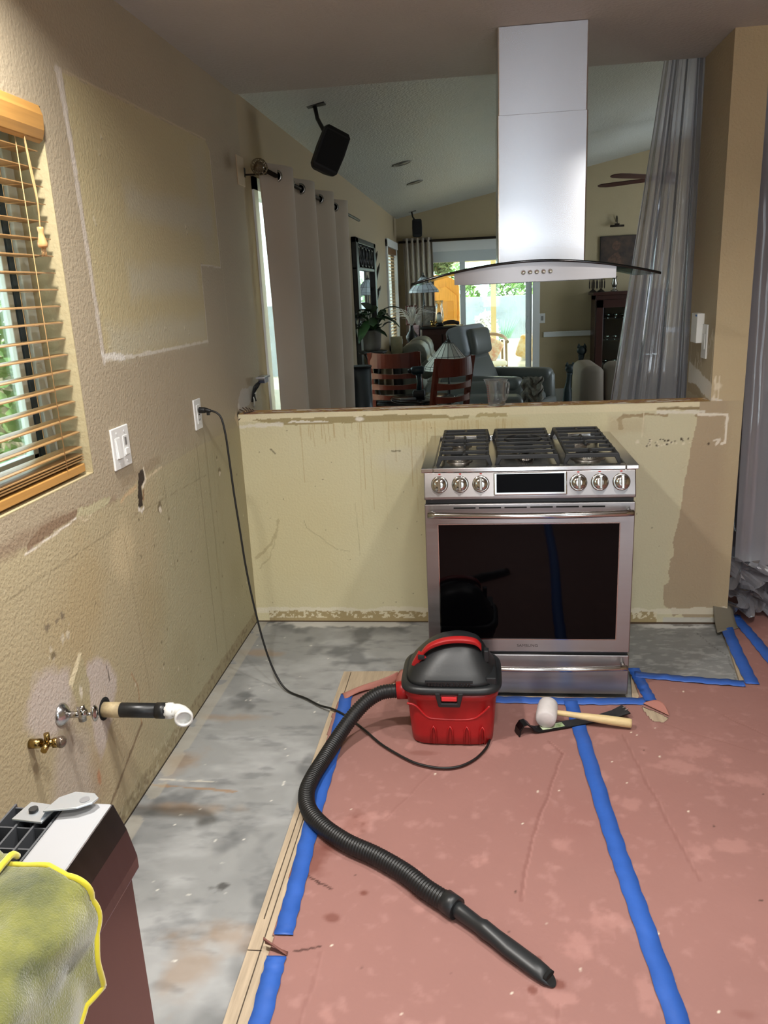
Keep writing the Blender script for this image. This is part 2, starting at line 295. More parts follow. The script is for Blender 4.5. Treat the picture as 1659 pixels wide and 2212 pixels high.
    for k in range(14): y = rng.uniform(-1.9, -.1); z = rng.uniform(.1, .9); s.line([(y, z), (y+rng.uniform(-.04, .04), z+rng.uniform(-.04, .04))], .003, (110, 100, 78), .5)
    # joint compound around the plumbing
    P1 = (198, 186, 178)
    s.fill([(-1.93, .56), (-1.90, .62), (-1.84, .66), (-1.79, .665), (-1.74, .63), (-1.70, .60), (-1.71, .52), (-1.74, .47), (-1.80, .48), (-1.88, .50)], P1, .85, .02, 28, 5, soft=.03)
    s.fill([(-1.66, .545), (-1.60, .58), (-1.55, .575), (-1.49, .52), (-1.46, .46), (-1.49, .40), (-1.53, .35), (-1.58, .30), (-1.62, .28), (-1.64, .34), (-1.63, .42), (-1.62, .48)], P1, .9, .012, 28, 6, soft=.02)
    s.fill([(-1.80, .47), (-1.72, .47), (-1.68, .40), (-1.66, .28), (-1.66, .16), (-1.86, .16), (-1.88, .30), (-1.84, .40)], (184, 172, 162), .7, .03, 14, 7, soft=.06)
    s.fill([(-1.70, .16), (-1.60, .16), (-1.6, .3), (-1.66, .35)], (170, 148, 120), .5, .02, 14, 8, soft=.05); s.blob((-1.64, .235), .022, (186, 120, 80), .6, (.6, 1.3))
    s.fill([(-1.715, .575), (-1.64, .63), (-1.625, .62), (-1.70, .555)], (232, 220, 184), 1, .002); s.fill([(-1.70, .555), (-1.628, .615), (-1.61, .52), (-1.63, .44), (-1.68, .45)], (178, 168, 134), .9, .003)
    s.blob((-1.662, .52), .016, (226, 218, 200), .9, (.6, 1.4), .4, 60)
    s.line([(-1.50, .47), (-1.50, .50), (-1.505, .52)], .004, (60, 50, 44), .9); s.line([(-1.34, .23), (-1.62, .11)], .012, (128, 108, 84), .85, .004, rag=.5); s.line([(-1.34, .23), (-1.33, .36), (-1.36, .42)], .005, (160, 110, 70), .6)
    # torn-off baseboard strip at the floor
    s.mixin(((v < .066+.012*(fbm(u, v, 20, 3, 4)-.5)*2) & (v > .004) & (u < 0)).astype(float), (160, 148, 118), .8)
    s.mixin(((v < .062) & (v > .01) & (u < 0) & (fbm(u, v, 70, 3, 14) > .60)).astype(float), (130, 114, 90), .6)
    s.mixin(((v < .09) & (v > .01) & (u < -1.0) & (fbm(u, v, 60, 3, 24) > .64)).astype(float), (196, 186, 158), .6)
    s.mixin((v < .006).astype(float), (60, 50, 44), 1)
    # where the half wall's cap was pulled away
    s.fill([(.04, 1.03), (.33, 1.06), (.33, 1.12), (.10, 1.13), (.02, 1.09)], (190, 184, 174), .85, .01, 20, 3); s.blob((.0, 1.02), .03, (60, 52, 44), .9, (1, 1), .6, 40); s.blob((.02, 1.06), .02, WHT, .8, w=.7, sc=50)
    s.fill([(-.06, 1.02), (-.02, 1.05), (.0, 1.0), (-.01, .97)], (206, 190, 160), .9, .01, 40)
WIN = (-2.75, -1.41, 1.08, 2.035)
left = sheet('wall_left', -2.3, .42, 0, ZC, .005, lambda u, v, h: np.stack([0*u, u, v], 1), paint_left, wallm, keep=lambda a, b: ~((a < WIN[1]) & (b > WIN[2]) & (b < WIN[3])))
mb = MB()
mb.box((-.14, -4.3, 0), (0, -2.3, WIN[2])); mb.box((-.14, -4.3, WIN[3]), (0, -2.3, ZC)); mb.box((-.14, -4.3, WIN[2]), (0, WIN[0], WIN[3]))
mb.box((-.14, -2.3, 0), (-.02, .42, WIN[2])); mb.box((-.14, -2.3, WIN[3]), (-.02, .42, ZC)); mb.box((-.14, WIN[1], WIN[2]), (-.02, .42, WIN[3]))
# living-room stretch with the sliding door gap (.63..3.3) and the far window (6.55..7.65)
mb.box((-.14, .42, 0), (0, .57, 2.46)); mb.box((-.14, .57, 2.11), (0, 3.3, 2.46)); mb.box((-.14, 3.3, -.08), (0, 6.52, 2.46)); mb.box((-.14, 6.52, -.08), (0, 7.62, .86)); mb.box((-.14, 6.52, 2.05), (0, 7.62, 2.46)); mb.box((-.14, 7.62, -.08), (0, 8.03, 2.46))
struct(mb, 'wall_left', plain)
a, b, c, d = WIN; mb = MB(); mb.box((-.14, b-.003, c), (0, b+.0, d)); mb.box((-.14, a, c), (0, b, c+.003)); mb.box((-.14, a, d-.003), (0, b, d))
struct(mb, 'trim_1', M('reveal_paint', (176, 162, 126), .6, bump=(80, .4, .004)))
def paint_low(s):
    u, v = s.u, s.v; s.base(CRM, .045, 2.2, 2)
    s.blob((.25, .45), .5, (208, 192, 144), .4, (1, 1.2), .5, 3, 7, .9); s.blob((.75, .8), .12, (214, 208, 186), .6, (1.3, .6), .4, 8, 5, .6); s.blob((.8, .5), .3, (196, 186, 146), .3, (1, 1.5), .4, 4, 6, .8)
    # right of the range: cream, then the tan repaint with a ragged edge
    edge = [(2.03, .99), (2.02, .90), (2.0, .75), (1.985, .62), (1.975, .50), (1.955, .40), (1.96, .33), (1.945, .31), (1.945, .20), (1.925, .19), (1.93, .09), (1.965, .07), (1.975, .035), (2.01, .05), (2.02, .03), (2.10, .02), (2.3, .06), (2.3, 1.1), (2.03, 1.1)]
    s.fill([(1.66, .995), (2.03, .99), (2.0, .7), (1.95, .3), (1.94, .0), (1.62, 0)], (204, 198, 168), .7, .01, 8, 3, soft=.05)
    s.fill(edge, (178, 160, 132), 1, .006, 30, 5)
    s.fill([(2.155, 1.1), (2.150, .02), (2.3, .02), (2.3, 1.1)], (190, 174, 140), .6, .01, 10, 4, soft=.06)
    # stripped cap line
    s.fill([(-.1, 1.1), (-.1, .992), (2.03, .992), (2.04, 1.1)], (224, 214, 180), 1, .003, 20)
    s.fill([(.06, .995), (.10, 1.003), (.36, 1.002), (.70, 1.006), (.95, 1.0), (.97, .985), (.90, .985), (.80, .978), (.5, .973), (.22, .972), (.18, .982)], (166, 152, 112), 1, .006, 30, 7)
    s.fill([(.22, .98), (.42, .982), (.40, .988), (.25, .99)], (226, 220, 206), 1, .006, 60); s.blob((.56, .99), .02, (236, 230, 216), .9, (1.4, .6), .6, 40)
    s.fill([(1.10, 1.002), (1.22, 1.0), (1.22, .986), (1.08, .986)], (176, 160, 116), .9, .006, 40); s.fill([(.95, .99), (1.05, .995), (1.05, .98), (.97, .978)], (166, 152, 112), .9, .006, 40, 9)
    s.line([(.0, .97), (.2, .975)], .016, (228, 222, 208), .8, .006, 50, rag=.9)
    s.line([(1.86, 1.002), (2.03, .998)], .012, (150, 134, 100), 1, .004, 40, rag=.3); s.line([(1.86, .985), (2.05, .982)], .014, (226, 220, 204), .9, .004, 40, rag=.7)
    s.line([(1.80, .975), (1.72, .972), (1.70, .955), (1.708, .92)], .016, (158, 138, 104), .9, .005, 40, rag=.8); s.line([(1.80, .978), (1.90, .972)], .008, (158, 138, 104), .9, .005, 40, rag=.9); s.line([(2.02, .966), (2.035, .966)], .012, (158, 138, 104), .9, .003, 40)
    s.line([(1.805, .985), (1.80, .88)], .004, (228, 218, 190), .9); s.line([(2.03, .97), (2.15, .967), (2.147, .845), (2.135, .842)], .009, (234, 226, 208), 1, .002, 40, rag=.7); s.line([(2.10, .855), (2.125, .86), (2.11, .84)], .010, (234, 226, 208), .9, .005, 60, rag=.8)
    s.fill([(1.66, .90), (1.80, .90), (1.80, .96), (1.66, .97)], (190, 174, 140), .5, .01, 20, 5, soft=.03)
    rng = np.random.RandomState(8)
    for k in range(18): x = rng.uniform(1.82, 2.02); s.blob((x, .853+rng.uniform(-.018, .014)), rng.uniform(.003, .006), (66, 54, 40), .95, w=.7, sc=90, seed=k); s.blob((x+.006, .85+rng.uniform(-.018, .014)), .005, (232, 224, 200), .7, w=.7, sc=90, seed=k+3)
    s.blob((2.08, .842), .006, (70, 58, 44), .9); s.blob((1.78, .856), .01, (230, 222, 200), .8, w=.6, sc=80)
    # grease runs below the cap
    for k in range(64):
        x = rng.uniform(.28, 1.22) if k < 52 else rng.uniform(1.0, 1.25); L_ = rng.uniform(.03, .12) if k % 4 else rng.uniform(.18, .50)
        if .9 < x and L_ > .4: L_ = .3
        s.line([(x, .972), (x+rng.uniform(-.004, .006), .972-L_)], rng.uniform(.002, .0045), (176, 148, 96), rng.uniform(.25, .6), .003, 20)
    s.fill([(.7, .972), (1.3, .972), (1.3, .93), (.7, .93)], (204, 182, 132), .35, .01, 10, 6, soft=.03)
    for k in range(40): s.blob((rng.uniform(.05, 1.9), rng.uniform(.1, .95)), rng.uniform(.002, .004), (96, 84, 60), .7, w=.6, sc=90, seed=k % 5)
    s.line([(.145, .52), (.13, .46), (.10, .40), (.06, .36), (.02, .33)], .012, (166, 150, 112), .5, .006, 40, rag=.9); s.line([(.14, .47), (.09, .33), (.04, .28)], .006, (160, 146, 110), .4, .008, 40, rag=.9)
    s.line([(.27, .52), (.28, .48), (.36, .42), (.42, .37), (.48, .36)], .003, (150, 138, 104), .6, .006, 20); s.line([(.52, .60), (.53, .34)], .003, (150, 138, 104), .4); s.line([(.14, .86), (.16, .84)], .006, (90, 80, 60), .8, .004, 60); s.line([(.70, .84), (.74, .842)], .006, (90, 80, 60), .7, .006, 60)
    # skirting line
    s.mixin(((v < .075+.016*(fbm(u, v, 9, 3, 4)-.5)*2) & (v > .045)).astype(float), (226, 218, 196), .8)
    s.mixin(((v < .056+.010*(fbm(u, v, 30, 3, 6)-.5)*2) & (u > .06) & (u < 1.9)).astype(float), (170, 152, 112), 1)
    s.mixin(((v < .058) & (v > .022) & (u > .06) & (u < 1.9) & (fbm(u, v, 75, 3, 14) > .55)).astype(float), (226, 216, 186), .9)
    s.mixin(((v < .03) & (u > 1.93)).astype(float), (200, 198, 192), .8); s.mixin((v < .006).astype(float), (84, 66, 50), 1)
low = sheet('wall_middle', 0, XR, 0, HW, .004, lambda u, v, h: np.stack([u, 0*u, v], 1), paint_low, wallm)
mb = MB(); mb.box((0, .004, 0), (XR, .115, HW-.001)); mb.box((0, 0.0, HW-.001), (XP, .115, HW-.0008)); struct(mb, 'wall_middle', plain)
def paint_cap(s):
    s.base((186, 150, 92), .3, 30, 4); s.mixin(fbm(s.u, s.v, 60, 3, 5) > .56, (150, 96, 84), .8); s.mixin(fbm(s.u*.4, s.v, 40, 3, 8) > .60, (232, 222, 206), .95); s.mixin(s.v > .10, (160, 120, 80), .6)
sheet('wall_middle', 0, XP, .0, .115, .004, lambda u, v, h: np.stack([u, v, 0*u+HW+.0005], 1), paint_cap, wallm)
# the tall pier at the right end of the half wall
def paint_pier_l(s):
    s.base((178, 162, 134), .04, 3, 3); s.fill([(.0, 1.10), (.39, 1.16), (.39, 1.06), (.24, 1.07), (.12, 1.035), (.0, 1.03)], (222, 216, 206), .95, .01, 25); s.fill([(.12, 1.02), (.39, 1.02), (.39, 1.06), (.24, 1.07)], (166, 146, 116), .9, .01, 25)
    for k in range(26): y = .02+.37*((k*.618) % 1); z = 1.10+.22*((k*.37) % 1); s.line([(y, z), (y+.02*sin(k), z+.035)], .009, (222, 212, 194), .65, .01, 50, k, rag=1)
    s.line([(.018, 1.02), (.012, 1.3)], .006, (226, 214, 188), .8, .003, 40, rag=.8); s.line([(.36, 1.1), (.37, 1.28)], .006, (222, 212, 194), .7, rag=.9)
sheet('wall_pier', 0, DP, .9, ZC, .005, lambda u, v, h: np.stack([0*u+XP, u, v], 1), paint_pier_l, wallm)
def paint_pier_f(s):
    s.base((190, 172, 138), .05, 3, 4); s.line([(2.12, 1.026), (2.085, 1.036)], .01, WHT, .9, rag=.8); s.line([(2.108, 1.13), (2.108, 1.0)], .004, (226, 214, 188), .9); s.line([(2.09, 1.13), (2.09, 1.03)], .005, (226, 214, 188), .9, rag=1); s.blob((2.10, 1.09), .018, (226, 214, 188), .8, w=.7, sc=50)
sheet('wall_pier', XP, XR, HW, ZC, .005, lambda u, v, h: np.stack([u, 0*u, v], 1), paint_pier_f, wallm)
mb = MB(); mb.box((XP+.001, .001, HW), (XR, DP, ZC)); mb.box((XP+.001, .11, 0), (XR, DP, HW)); struct(mb, 'wall_pier', plain)
# ceilings
mb = MB(); mb.box((-.14, -4.5, ZC), (3.75, DP, ZC+.02)); struct(mb, 'ceiling', ceilm)
vz = lambda x: 2.452+.2*x
mb = MB(); mb.prism([(-.2, vz(-.2)), (5.2, vz(5.2)), (5.2, vz(5.2)+.05), (-.2, vz(-.2)+.05)], DP, 8.04, 1); struct(mb, 'ceiling_vaulted', M('vault_paint', (186, 188, 184), .38, bump=(60, .9, .01), var=(5, .05)))
mb = MB(); mb.prism([(0, ZC+.004), (5.2, ZC+.004), (5.2, vz(5.2)+.04), (0, vz(0)+.04)], DP-.06, DP, 1); struct(mb, 'wall_header', plain)
# enclosing walls out of view
mb = MB(); mb.box((-.14, -4.6, 0), (1.20, -4.5, ZC)); mb.box((1.72, -4.6, 0), (2.15, -4.5, ZC)); mb.box((2.5, -4.6, 0), (3.75, -4.5, ZC)); mb.box((1.2, -4.6, 2.1), (2.5, -4.5, ZC)); struct(mb, 'wall_back', plain)
mb = MB(); mb.box((3.65, -4.5, 0), (3.75, .3, ZC)); struct(mb, 'wall_right', plain)
mb = MB(); mb.box((5.0, .3, -.08), (5.1, 4.4, 3.6)); mb.box((5.0, 6.4, -.08), (5.1, 8.0, 3.6)); mb.box((5.0, 4.4, 2.1), (5.1, 6.4, 3.6)); mb.box((5.0, 4.4, -.08), (5.1, 6.4, .8)); mb.box((3.65, .25, 0), (5.1, .35, 3.6)); struct(mb, 'wall_living_right', plain)
mb = MB(); mb.box((2.40, 1.0, -.08), (3.7, 1.1, 3.0)); struct(mb, 'wall_dark_backing', M('dim_room_grey', (96, 94, 100), .7))  # added wall; dimness beyond the doorway plastic is put into its grey
# far wall with the sliding door opening
YF = 7.89; farm = M('far_paint', (176, 160, 128), .6, bump=(80, .4, .004), var=(2, .04))
DX0, DX1, DZ = .36, 1.86, 2.06
mb = MB()
mb.prism([(-.14, -.08), (DX0, -.08), (DX0, vz(DX0)+.03), (-.14, vz(-.14)+.03)], YF, YF+.14, 1); mb.prism([(DX0, DZ), (DX1, DZ), (DX1, vz(DX1)+.03), (DX0, vz(DX0)+.03)], YF, YF+.14, 1); mb.prism([(DX1, -.08), (5.1, -.08), (5.1, vz(5.1)+.03), (DX1, vz(DX1)+.03)], YF, YF+.14, 1)
struct(mb, 'wall_far', farm)
whitetrim = M('white_trim_paint', (226, 228, 228), .4)
mb = MB(); mb.box((1.99, YF-.025, .805), (5.0, YF, .875)); mb.box((1.99, YF-.035, .86), (5.0, YF, .875)); struct(mb, 'trim_2', whitetrim, bev=.004)
mb = MB(); mb.box((1.99, YF-.016, -.08), (5.0, YF, .09)); struct(mb, 'baseboard_far', whitetrim, bev=.004)
mb = MB(); mb.box((0, 3.4, -.08), (.014, 6.5, .05)); struct(mb, 'baseboard_left', whitetrim)
# ================================================================== FLOORS
conc = M('concrete', bump=(40, .3, .004), attr=True, rough=.55, spec=.35)
def paint_conc(s):
    u, v = s.u, s.v; s.base((142, 143, 142), .16, 4, 11)
    s.mixin((fbm(u, v, 2.3, 5, 21)-.42)*4, (106, 108, 109), .75); s.mixin((fbm(u, v, 3.1, 5, 31)-.50)*5, (176, 177, 177), .6); s.mixin((fbm(u, v, 5, 4, 51)-.62)*9, (80, 82, 84), .6); s.mixin((fbm(u, v*2.6, 6, 5, 45)-.52)*4, (186, 187, 187), .35)
    s.mixin((fbm(u*.8, v*2.2, 12, 5, 15)-.60)*6, (92, 94, 96), .45)
    for c, r, q in (((.12, -.9), .16, (1, .25)), ((.20, -1.45), .2, (1, .2)), ((.45, -1.95), .12, (1.3, .5)), ((.05, -1.2), .1, (1, 1)), ((.1, -.35), .08, (1.5, .5)), ((.38, -2.05), .14, (.6, 1))): s.blob(c, r, (150, 122, 92), .5, q, .7, 12, 5, .7)
    s.line([(.0, -1.33), (.30, -1.36)], .01, (150, 116, 80), .7, .01, 20, rag=.9); s.line([(.02, -1.30), (.22, -1.31)], .008, (206, 200, 186), .7, .01, 20, rag=.9)
    s.blob((.38, -1.78), .03, (60, 58, 56), .8, (1, .6), .8, 60); s.blob((.42, -.02), .2, (214, 212, 206), .7, (2, .25), .6, 20, 9); s.mixin(((u < .05) & (v < 0)).astype(float)*(fbm(u, v, 12, 3, 3) > .4), (176, 168, 150), .4)
    rng = np.random.RandomState(3)
    for k in range(60): s.blob((rng.uniform(.03, .6), rng.uniform(-2.5, 0)), rng.uniform(.002, .005), (228, 224, 214), .8, w=.5, sc=90, seed=k % 6)
    s.fill([(1.69, -.52), (2.09, -.60), (2.22, .02), (1.69, .02)], (118, 119, 118), .55, .02, 8, 3, soft=.06); s.mixin((s.pmask([(1.69, -.52), (2.09, -.60), (2.22, .02), (1.69, .02)], 0)*(fbm(u, v*2, 26, 4, 8)-.56)*6), (176, 176, 174), .5)
    s.blob((1.98, -.03), .12, (210, 210, 208), .85, (1.6, .3), .5, 20); s.blob((2.02, -.02), .05, (90, 84, 78), .7, (1.6, .3), .8, 50); s.line([(2.05, -.1), (2.12, -.35), (2.09, -.58)], .004, (80, 80, 80), .6, .01, 20)
    s.mixin(((v > -.012) & (u > 1.6)).astype(float), (90, 74, 60), .9)
sheet('floor', 0, 2.26, -2.75, 0, .006, lambda u, v, h: np.stack([u, v, 0*u], 1), paint_conc, conc)
mb = MB(); mb.box((-.14, -4.5, -.06), (0.0, .42, -.002)); mb.box((-.1, -4.5, -.06), (5.2, .42, -.003)); struct(mb, 'floor', M('slab', (150, 150, 148), .7))
mb = MB(); mb.box((-.14, .42, -.14), (5.2, 8.1, -.08)); struct(mb, 'floor_living', M('living_tile', (196, 194, 186), .35, var=(3, .06)))
# plank floor that the paper lies on
def plank_paint(s): pass
wood = M('oak_plank', (176, 158, 134), .6, var=(5, .18), stretch=(14, 1.2, 1), bump=(20, .2, .003))
WP = [(.521, -.544), (.517, -1.499), (.520, -1.938), (.522, -2.2), (.50, -4.5), (3.6, -4.5), (3.6, .8), (2.24, .8), (2.24, .05), (2.19, .04), (2.09, -.605), (1.69, -.53), (1.66, -.73), (.88, -.73), (.86, -.53)]
mb = MB(); mb.prism(WP, 0.0005, .015, 2); struct(mb, 'floor_wood', wood)
for k, (pts, z) in enumerate([([(.556, -4.5), (.552, -.55)], 0), ([(.521, -2.0), (.556, -2.0)], 0), ([(.535, -1.45), (.536, -1.9)], 0)]):
    mb = MB(); (x0, y0), (x1, y1) = pts; mb.bar((x0, y0, .0152), (x1, y1, .0152), .0028, .0008); struct(mb, 'trim_3', M('plank_gap', (70, 58, 46), .8))
# ================================================================== RED PAPER AND TAPE
paperm = M('rosin_paper', attr=True, rough=.62, spec=.35, bump=(45, .25, .003))
def paint_paper(s):
    u, v = s.u, s.v; s.base((149, 108, 101), .07, 3, 2)
    s.mixin((fbm(u, v, 2.2, 5, 3)-.5)*3, (142, 98, 92), .5); s.mixin((fbm(u, v, 30, 4, 13)-.62)*5, (176, 134, 127), .45)
    for c, r, q, a in (((.72, -1.52), .07, (.7, 1), .75), ((.62, -1.68), .11, (.6, 1), .7), ((.66, -1.62), .06, (1.2, .5), .5), ((.78, -1.80), .016, (1, 1), .9), ((.71, -1.89), .022, (1.2, .8), .7), ((.92, -1.80), .03, (1, .7), .4), ((.57, -1.75), .06, (.6, 1), .6), ((1.20, -2.07), .013, (1, 1), .8), ((1.26, -2.05), .016, (1, .8), .8), ((1.22, -1.98), .008, (1, 1), .7), ((1.35, -2.28), .03, (1, .6), .6), ((1.48, -2.25), .03, (1, .6), .6), ((.61, -1.50), .012, (1, .6), .8), ((1.65, -2.1), .03, (1, .6), .3), ((.9, -1.14), .04, (2, .4), .4)):
        s.blob(c, r, (112, 64, 54), a, q, .5, 18, 4, .5)
    rng = np.random.RandomState(5)
    for k in range(46):
        x = rng.uniform(.7, 2.4); y = rng.uniform(-2.3, -.8); s.blob((x, y), rng.uniform(.02, .05), (182, 136, 128), .4, (rng.uniform(.4, 2), 1), .9, 40, k, .5)
    for k in range(110): s.blob((rng.uniform(.55, 2.6), rng.uniform(-2.4, -.6)), rng.uniform(.0015, .0042), (236, 226, 206) if k % 3 else (70, 52, 44), .9, w=.5, sc=90, seed=k % 6)
    for P, wd, a in (([(1.36, -1.12), (1.31, -1.3), (1.26, -1.45), (1.22, -1.62), (1.19, -1.80)], .005, .6), ([(1.32, -1.05), (1.36, -1.12)], .003, .6), ([(.60, -1.72), (.60, -1.95)], .003, .6), ([(1.58, -1.0), (1.62, -1.4), (1.66, -1.7)], .003, .45), ([(1.95, -.85), (2.25, -1.2)], .004, .4), ([(1.7, -.9), (2.1, -1.15), (2.4, -1.2)], .004, .35), ([(.95, -1.2), (.8, -1.5)], .003, .25), ([(.7, -2.0), (.69, -2.3)], .003, .3), ([(1.25, -2.1), (1.24, -2.4)], .003, .3)):
        s.line(P, wd+.005, (112, 68, 62), a*.6, .008, 12); s.line([(x+.007, y) for x, y in P], wd, (180, 134, 126), a*.6, .008, 12)
    for P in ([(.61, -1.74), (.65, -1.765), (.69, -1.79)], [(.635, -2.0), (.66, -1.995), (.70, -1.98)], [(.66, -2.22), (.70, -2.215)], [(1.90, -1.82), (1.95, -1.80)]): s.line(P, .005, (66, 40, 34), .95, .004, 50, rag=.9)
    s.h += .0028*fbm(u, v, 6, 3, 2)+.006*np.clip(fbm(u, v, 2.0, 2, 9)-.45, 0, 1)*np.clip((u-.62)*6, 0, 1)
PP = [(.535, -.90), (.56, -1.442), (.575, -1.98), (.583, -2.2), (.60, -4.4), (3.6, -4.4), (3.6, .75), (2.26, .75), (2.25, .03), (2.175, .02), (2.115, -.60), (1.69, -.54), (1.685, -.74), (.895, -.745), (.74, -.67), (.545, -.74)]
HOLE = [(1.685, -.80), (1.725, -.83), (1.76, -.88), (1.74, -.905), (1.70, -.90), (1.685, -.86)]
def inp(a, b, poly):
    ins = np.zeros(len(a), bool); n = len(poly)
    for i in range(n):
        (x0, y0), (x1, y1) = poly[i], poly[(i+1) % n]; ins ^= ((y0 > b) != (y1 > b)) & (a < (x1-x0)*(b-y0)/((y1-y0) or 1e-9)+x0)
    return ins
pw = lambda a, b: (a+.003*np.sin(b*60), b+.003*np.sin(a*70))
pap = sheet('floor_paper', 0, 0, 0, 0, 0, lambda u, v, h: np.stack([u, v, .0175+h], 1), paint_paper, paperm, keep=lambda a, b: inp(a, b, PP) & ~inp(*pw(a, b), HOLE), kind=None, solid=.0006, us=np.concatenate([np.arange(.5, 2.5, .0055), np.arange(2.5, 3.61, .05)]), vs=np.concatenate([np.arange(-4.4, -2.4, .05), np.arange(-2.4, .05, .0055), np.arange(.05, .76, .04)]))
#
tag(pap, 'dusty red rosin paper sheet spread over the kitchen floor', 'floor paper')
tape = M('blue_tape', (46, 92, 176), .5, var=(9, .12), bump=(40, .3, .002))
TZ = .0225
def tapestrip(pts, wd, label, z=TZ, ws=None):
    P = spline([(x, y, 0) for x, y in pts], 14); mb = MB(); L_ = []; R_ = []
    for i, p in enumerate(P):
        t = P[min(i+1, len(P)-1)]-P[max(i-1, 0)]; t = t/np.linalg.norm(t); nn = np.array([-t[1], t[0], 0]); j = .0015*sin(i*1.7)
        zz = z+.0012*sin(i*.9)+.001*sin(i*2.3); L_.append(p+nn*(wd/2+j)+[0, 0, zz]); R_.append(p-nn*(wd/2-j)+[0, 0, zz])
    mb.loft([[a, (a+b)/2+[0, 0, .0008], b] for a, b in zip(L_, R_)], caps=False, close=False); o = mb.build('painters_tape', tape, solid=.0008)
    return tag(o, label, 'tape', 'blue painters tape on the floor paper')
tapestrip([(.566, -.745), (.580, -1.10), (.582, -1.442), (.594, -1.75), (.600, -1.955)], .048, 'long blue tape strip along the paper edge beside the bare concrete')
tapestrip([(.599, -2.02), (.606, -2.2), (.62, -2.6), (.63, -3.2)], .048, 'short blue tape strip at the front left paper edge, below the torn flap')
tapestrip([(1.425, -.775), (1.437, -1.0), (1.458, -1.50), (1.478, -1.80), (1.505, -2.2), (1.52, -2.6), (1.54, -3.4)], .050, 'long blue tape seam running from the range towards the camera', TZ+.002)
tapestrip([(.93, -.765), (1.20, -.772), (1.45, -.775), (1.70, -.765)], .05, 'blue tape strip along the floor in front of the range', TZ+.0005)
tapestrip([(1.706, -.50), (1.712, -.62), (1.722, -.765)], .045, 'short blue tape strip on the floor at the range right side', TZ+.001)
tapestrip([(1.70, -.555), (1.90, -.59), (2.10, -.62)], .05, 'blue tape strip on the floor in front of the bare concrete patch', TZ+.0015)
tapestrip([(2.13, -.62), (2.16, -.3), (2.20, .02)], .05, 'blue tape strip on the floor along the right edge of the concrete patch', TZ)
tapestrip([(2.255, .03), (2.265, -.2), (2.27, -.45), (2.30, -.9)], .05, 'outer blue tape strip on the floor right of the concrete patch', TZ+.0005)
tapestrip([(2.17, .035), (2.23, .03), (2.28, .02)], .05, 'short blue tape strip at the foot of the pier corner', TZ+.002)
mb = MB(); mb.grid(lambda a, b: (2.15+.085*a-.02*b*(1-a), .012-.16*b+.05*a*b, .022+.075*(1-b)**2*(1-.2*a)), 6, 8); tag(mb.build('drop_cloth_flap', M('grey_kraft', (118, 112, 98), .7, bump=(30, .3, .003)), solid=.001), 'grey paper folded up against the pier foot behind the blue tape', 'paper')
# curled corner of the paper by the vacuum, and torn flaps
mb = MB(); mb.grid(lambda a, b: (.545+.20*a+.02*b, -.74+.12*a-.05*b*(1-a), .021+.028*sin(pi*b)*(.3+a)+.01*sin(a*6)*b), 14, 8); mb.grid(lambda a, b: (.745+.05*b+.02*a, -.62-.15*a, .022+.045*sin(pi*b*.8)*(1-.5*a)), 8, 8)
o = mb.build('paper_corner', M('rosin_paper_back', (168, 112, 100), .7, bump=(30, .3, .003)), solid=.0008); tag(o, 'curled red paper corner left of the vacuum', 'paper')
mb = MB(); mb.grid(lambda a, b: (.562+.062*a, -1.985-.02*a-.012*b, .022+.028*sin(pi*b*.7)*(1-a)), 8, 6); tag(mb.build('paper_flap', M('rosin_paper_dark', (120, 76, 66), .7), solid=.0008), 'small dark torn paper flap between the left tape strips', 'paper')
mb = MB(); mb.grid(lambda a, b: (1.688+.075*a+.02*b*sin(pi*a), -.80-.085*a+.012+.03*b*sin(pi*a), .022+.018*b*sin(pi*a)+.004), 10, 5); tag(mb.build('paper_flap', M('rosin_paper_back'), solid=.0008), 'lifted red paper flap at the tear right of the mallet', 'paper')
# ================================================================== RANGE
steel = M('brushed_steel', (152, 147, 146), .30, 1, aniso=.8, var=(3, .02), stretch=(1, 1, 25))
steelv = M('brushed_steel_upright', (222, 222, 226), .27, 1, aniso=.8)
chrome = M('polished_steel', (186, 183, 178), .14, 1)
dark = M('dark_enamel', (28, 28, 30), .35); iron = M('cast_iron', (30, 31, 33), .5, bump=(150, .3, .001)); blackglass = M('black_glass', (3, 3, 4), .04, spec=.16)
X0, X1, YD = .894, 1.645, -.716
T = thing('gas_range', 'stainless steel gas range with six knobs and black oven window standing before the half wall', 'stove', (1.27, -.40, .016))
mb = MB(); mb.box((X0+.006, -.685, .016), (X1-.006, -.035, .90)); wb(mb, 'body', M('range_side', (74, 70, 70), .4, .7), T, bev=.003)
mb = MB()
mb.box((X0-.010, -.704, .898), (X0+.035, -.045, .915)); mb.box((X1-.035, -.704, .898), (X1+.010, -.045, .915)); mb.box((X0+.035, -.704, .898), (X1-.035, -.668, .915)); mb.box((X0+.035, -.075, .898), (X1-.035, -.045, .915)); mb.box((X0+.03, -.67, .896), (X1-.03, -.07, .902))
wb(mb, 'cooktop', M('cooktop_steel', (196, 194, 192), .2, 1, aniso=.3), T, bev=.004)
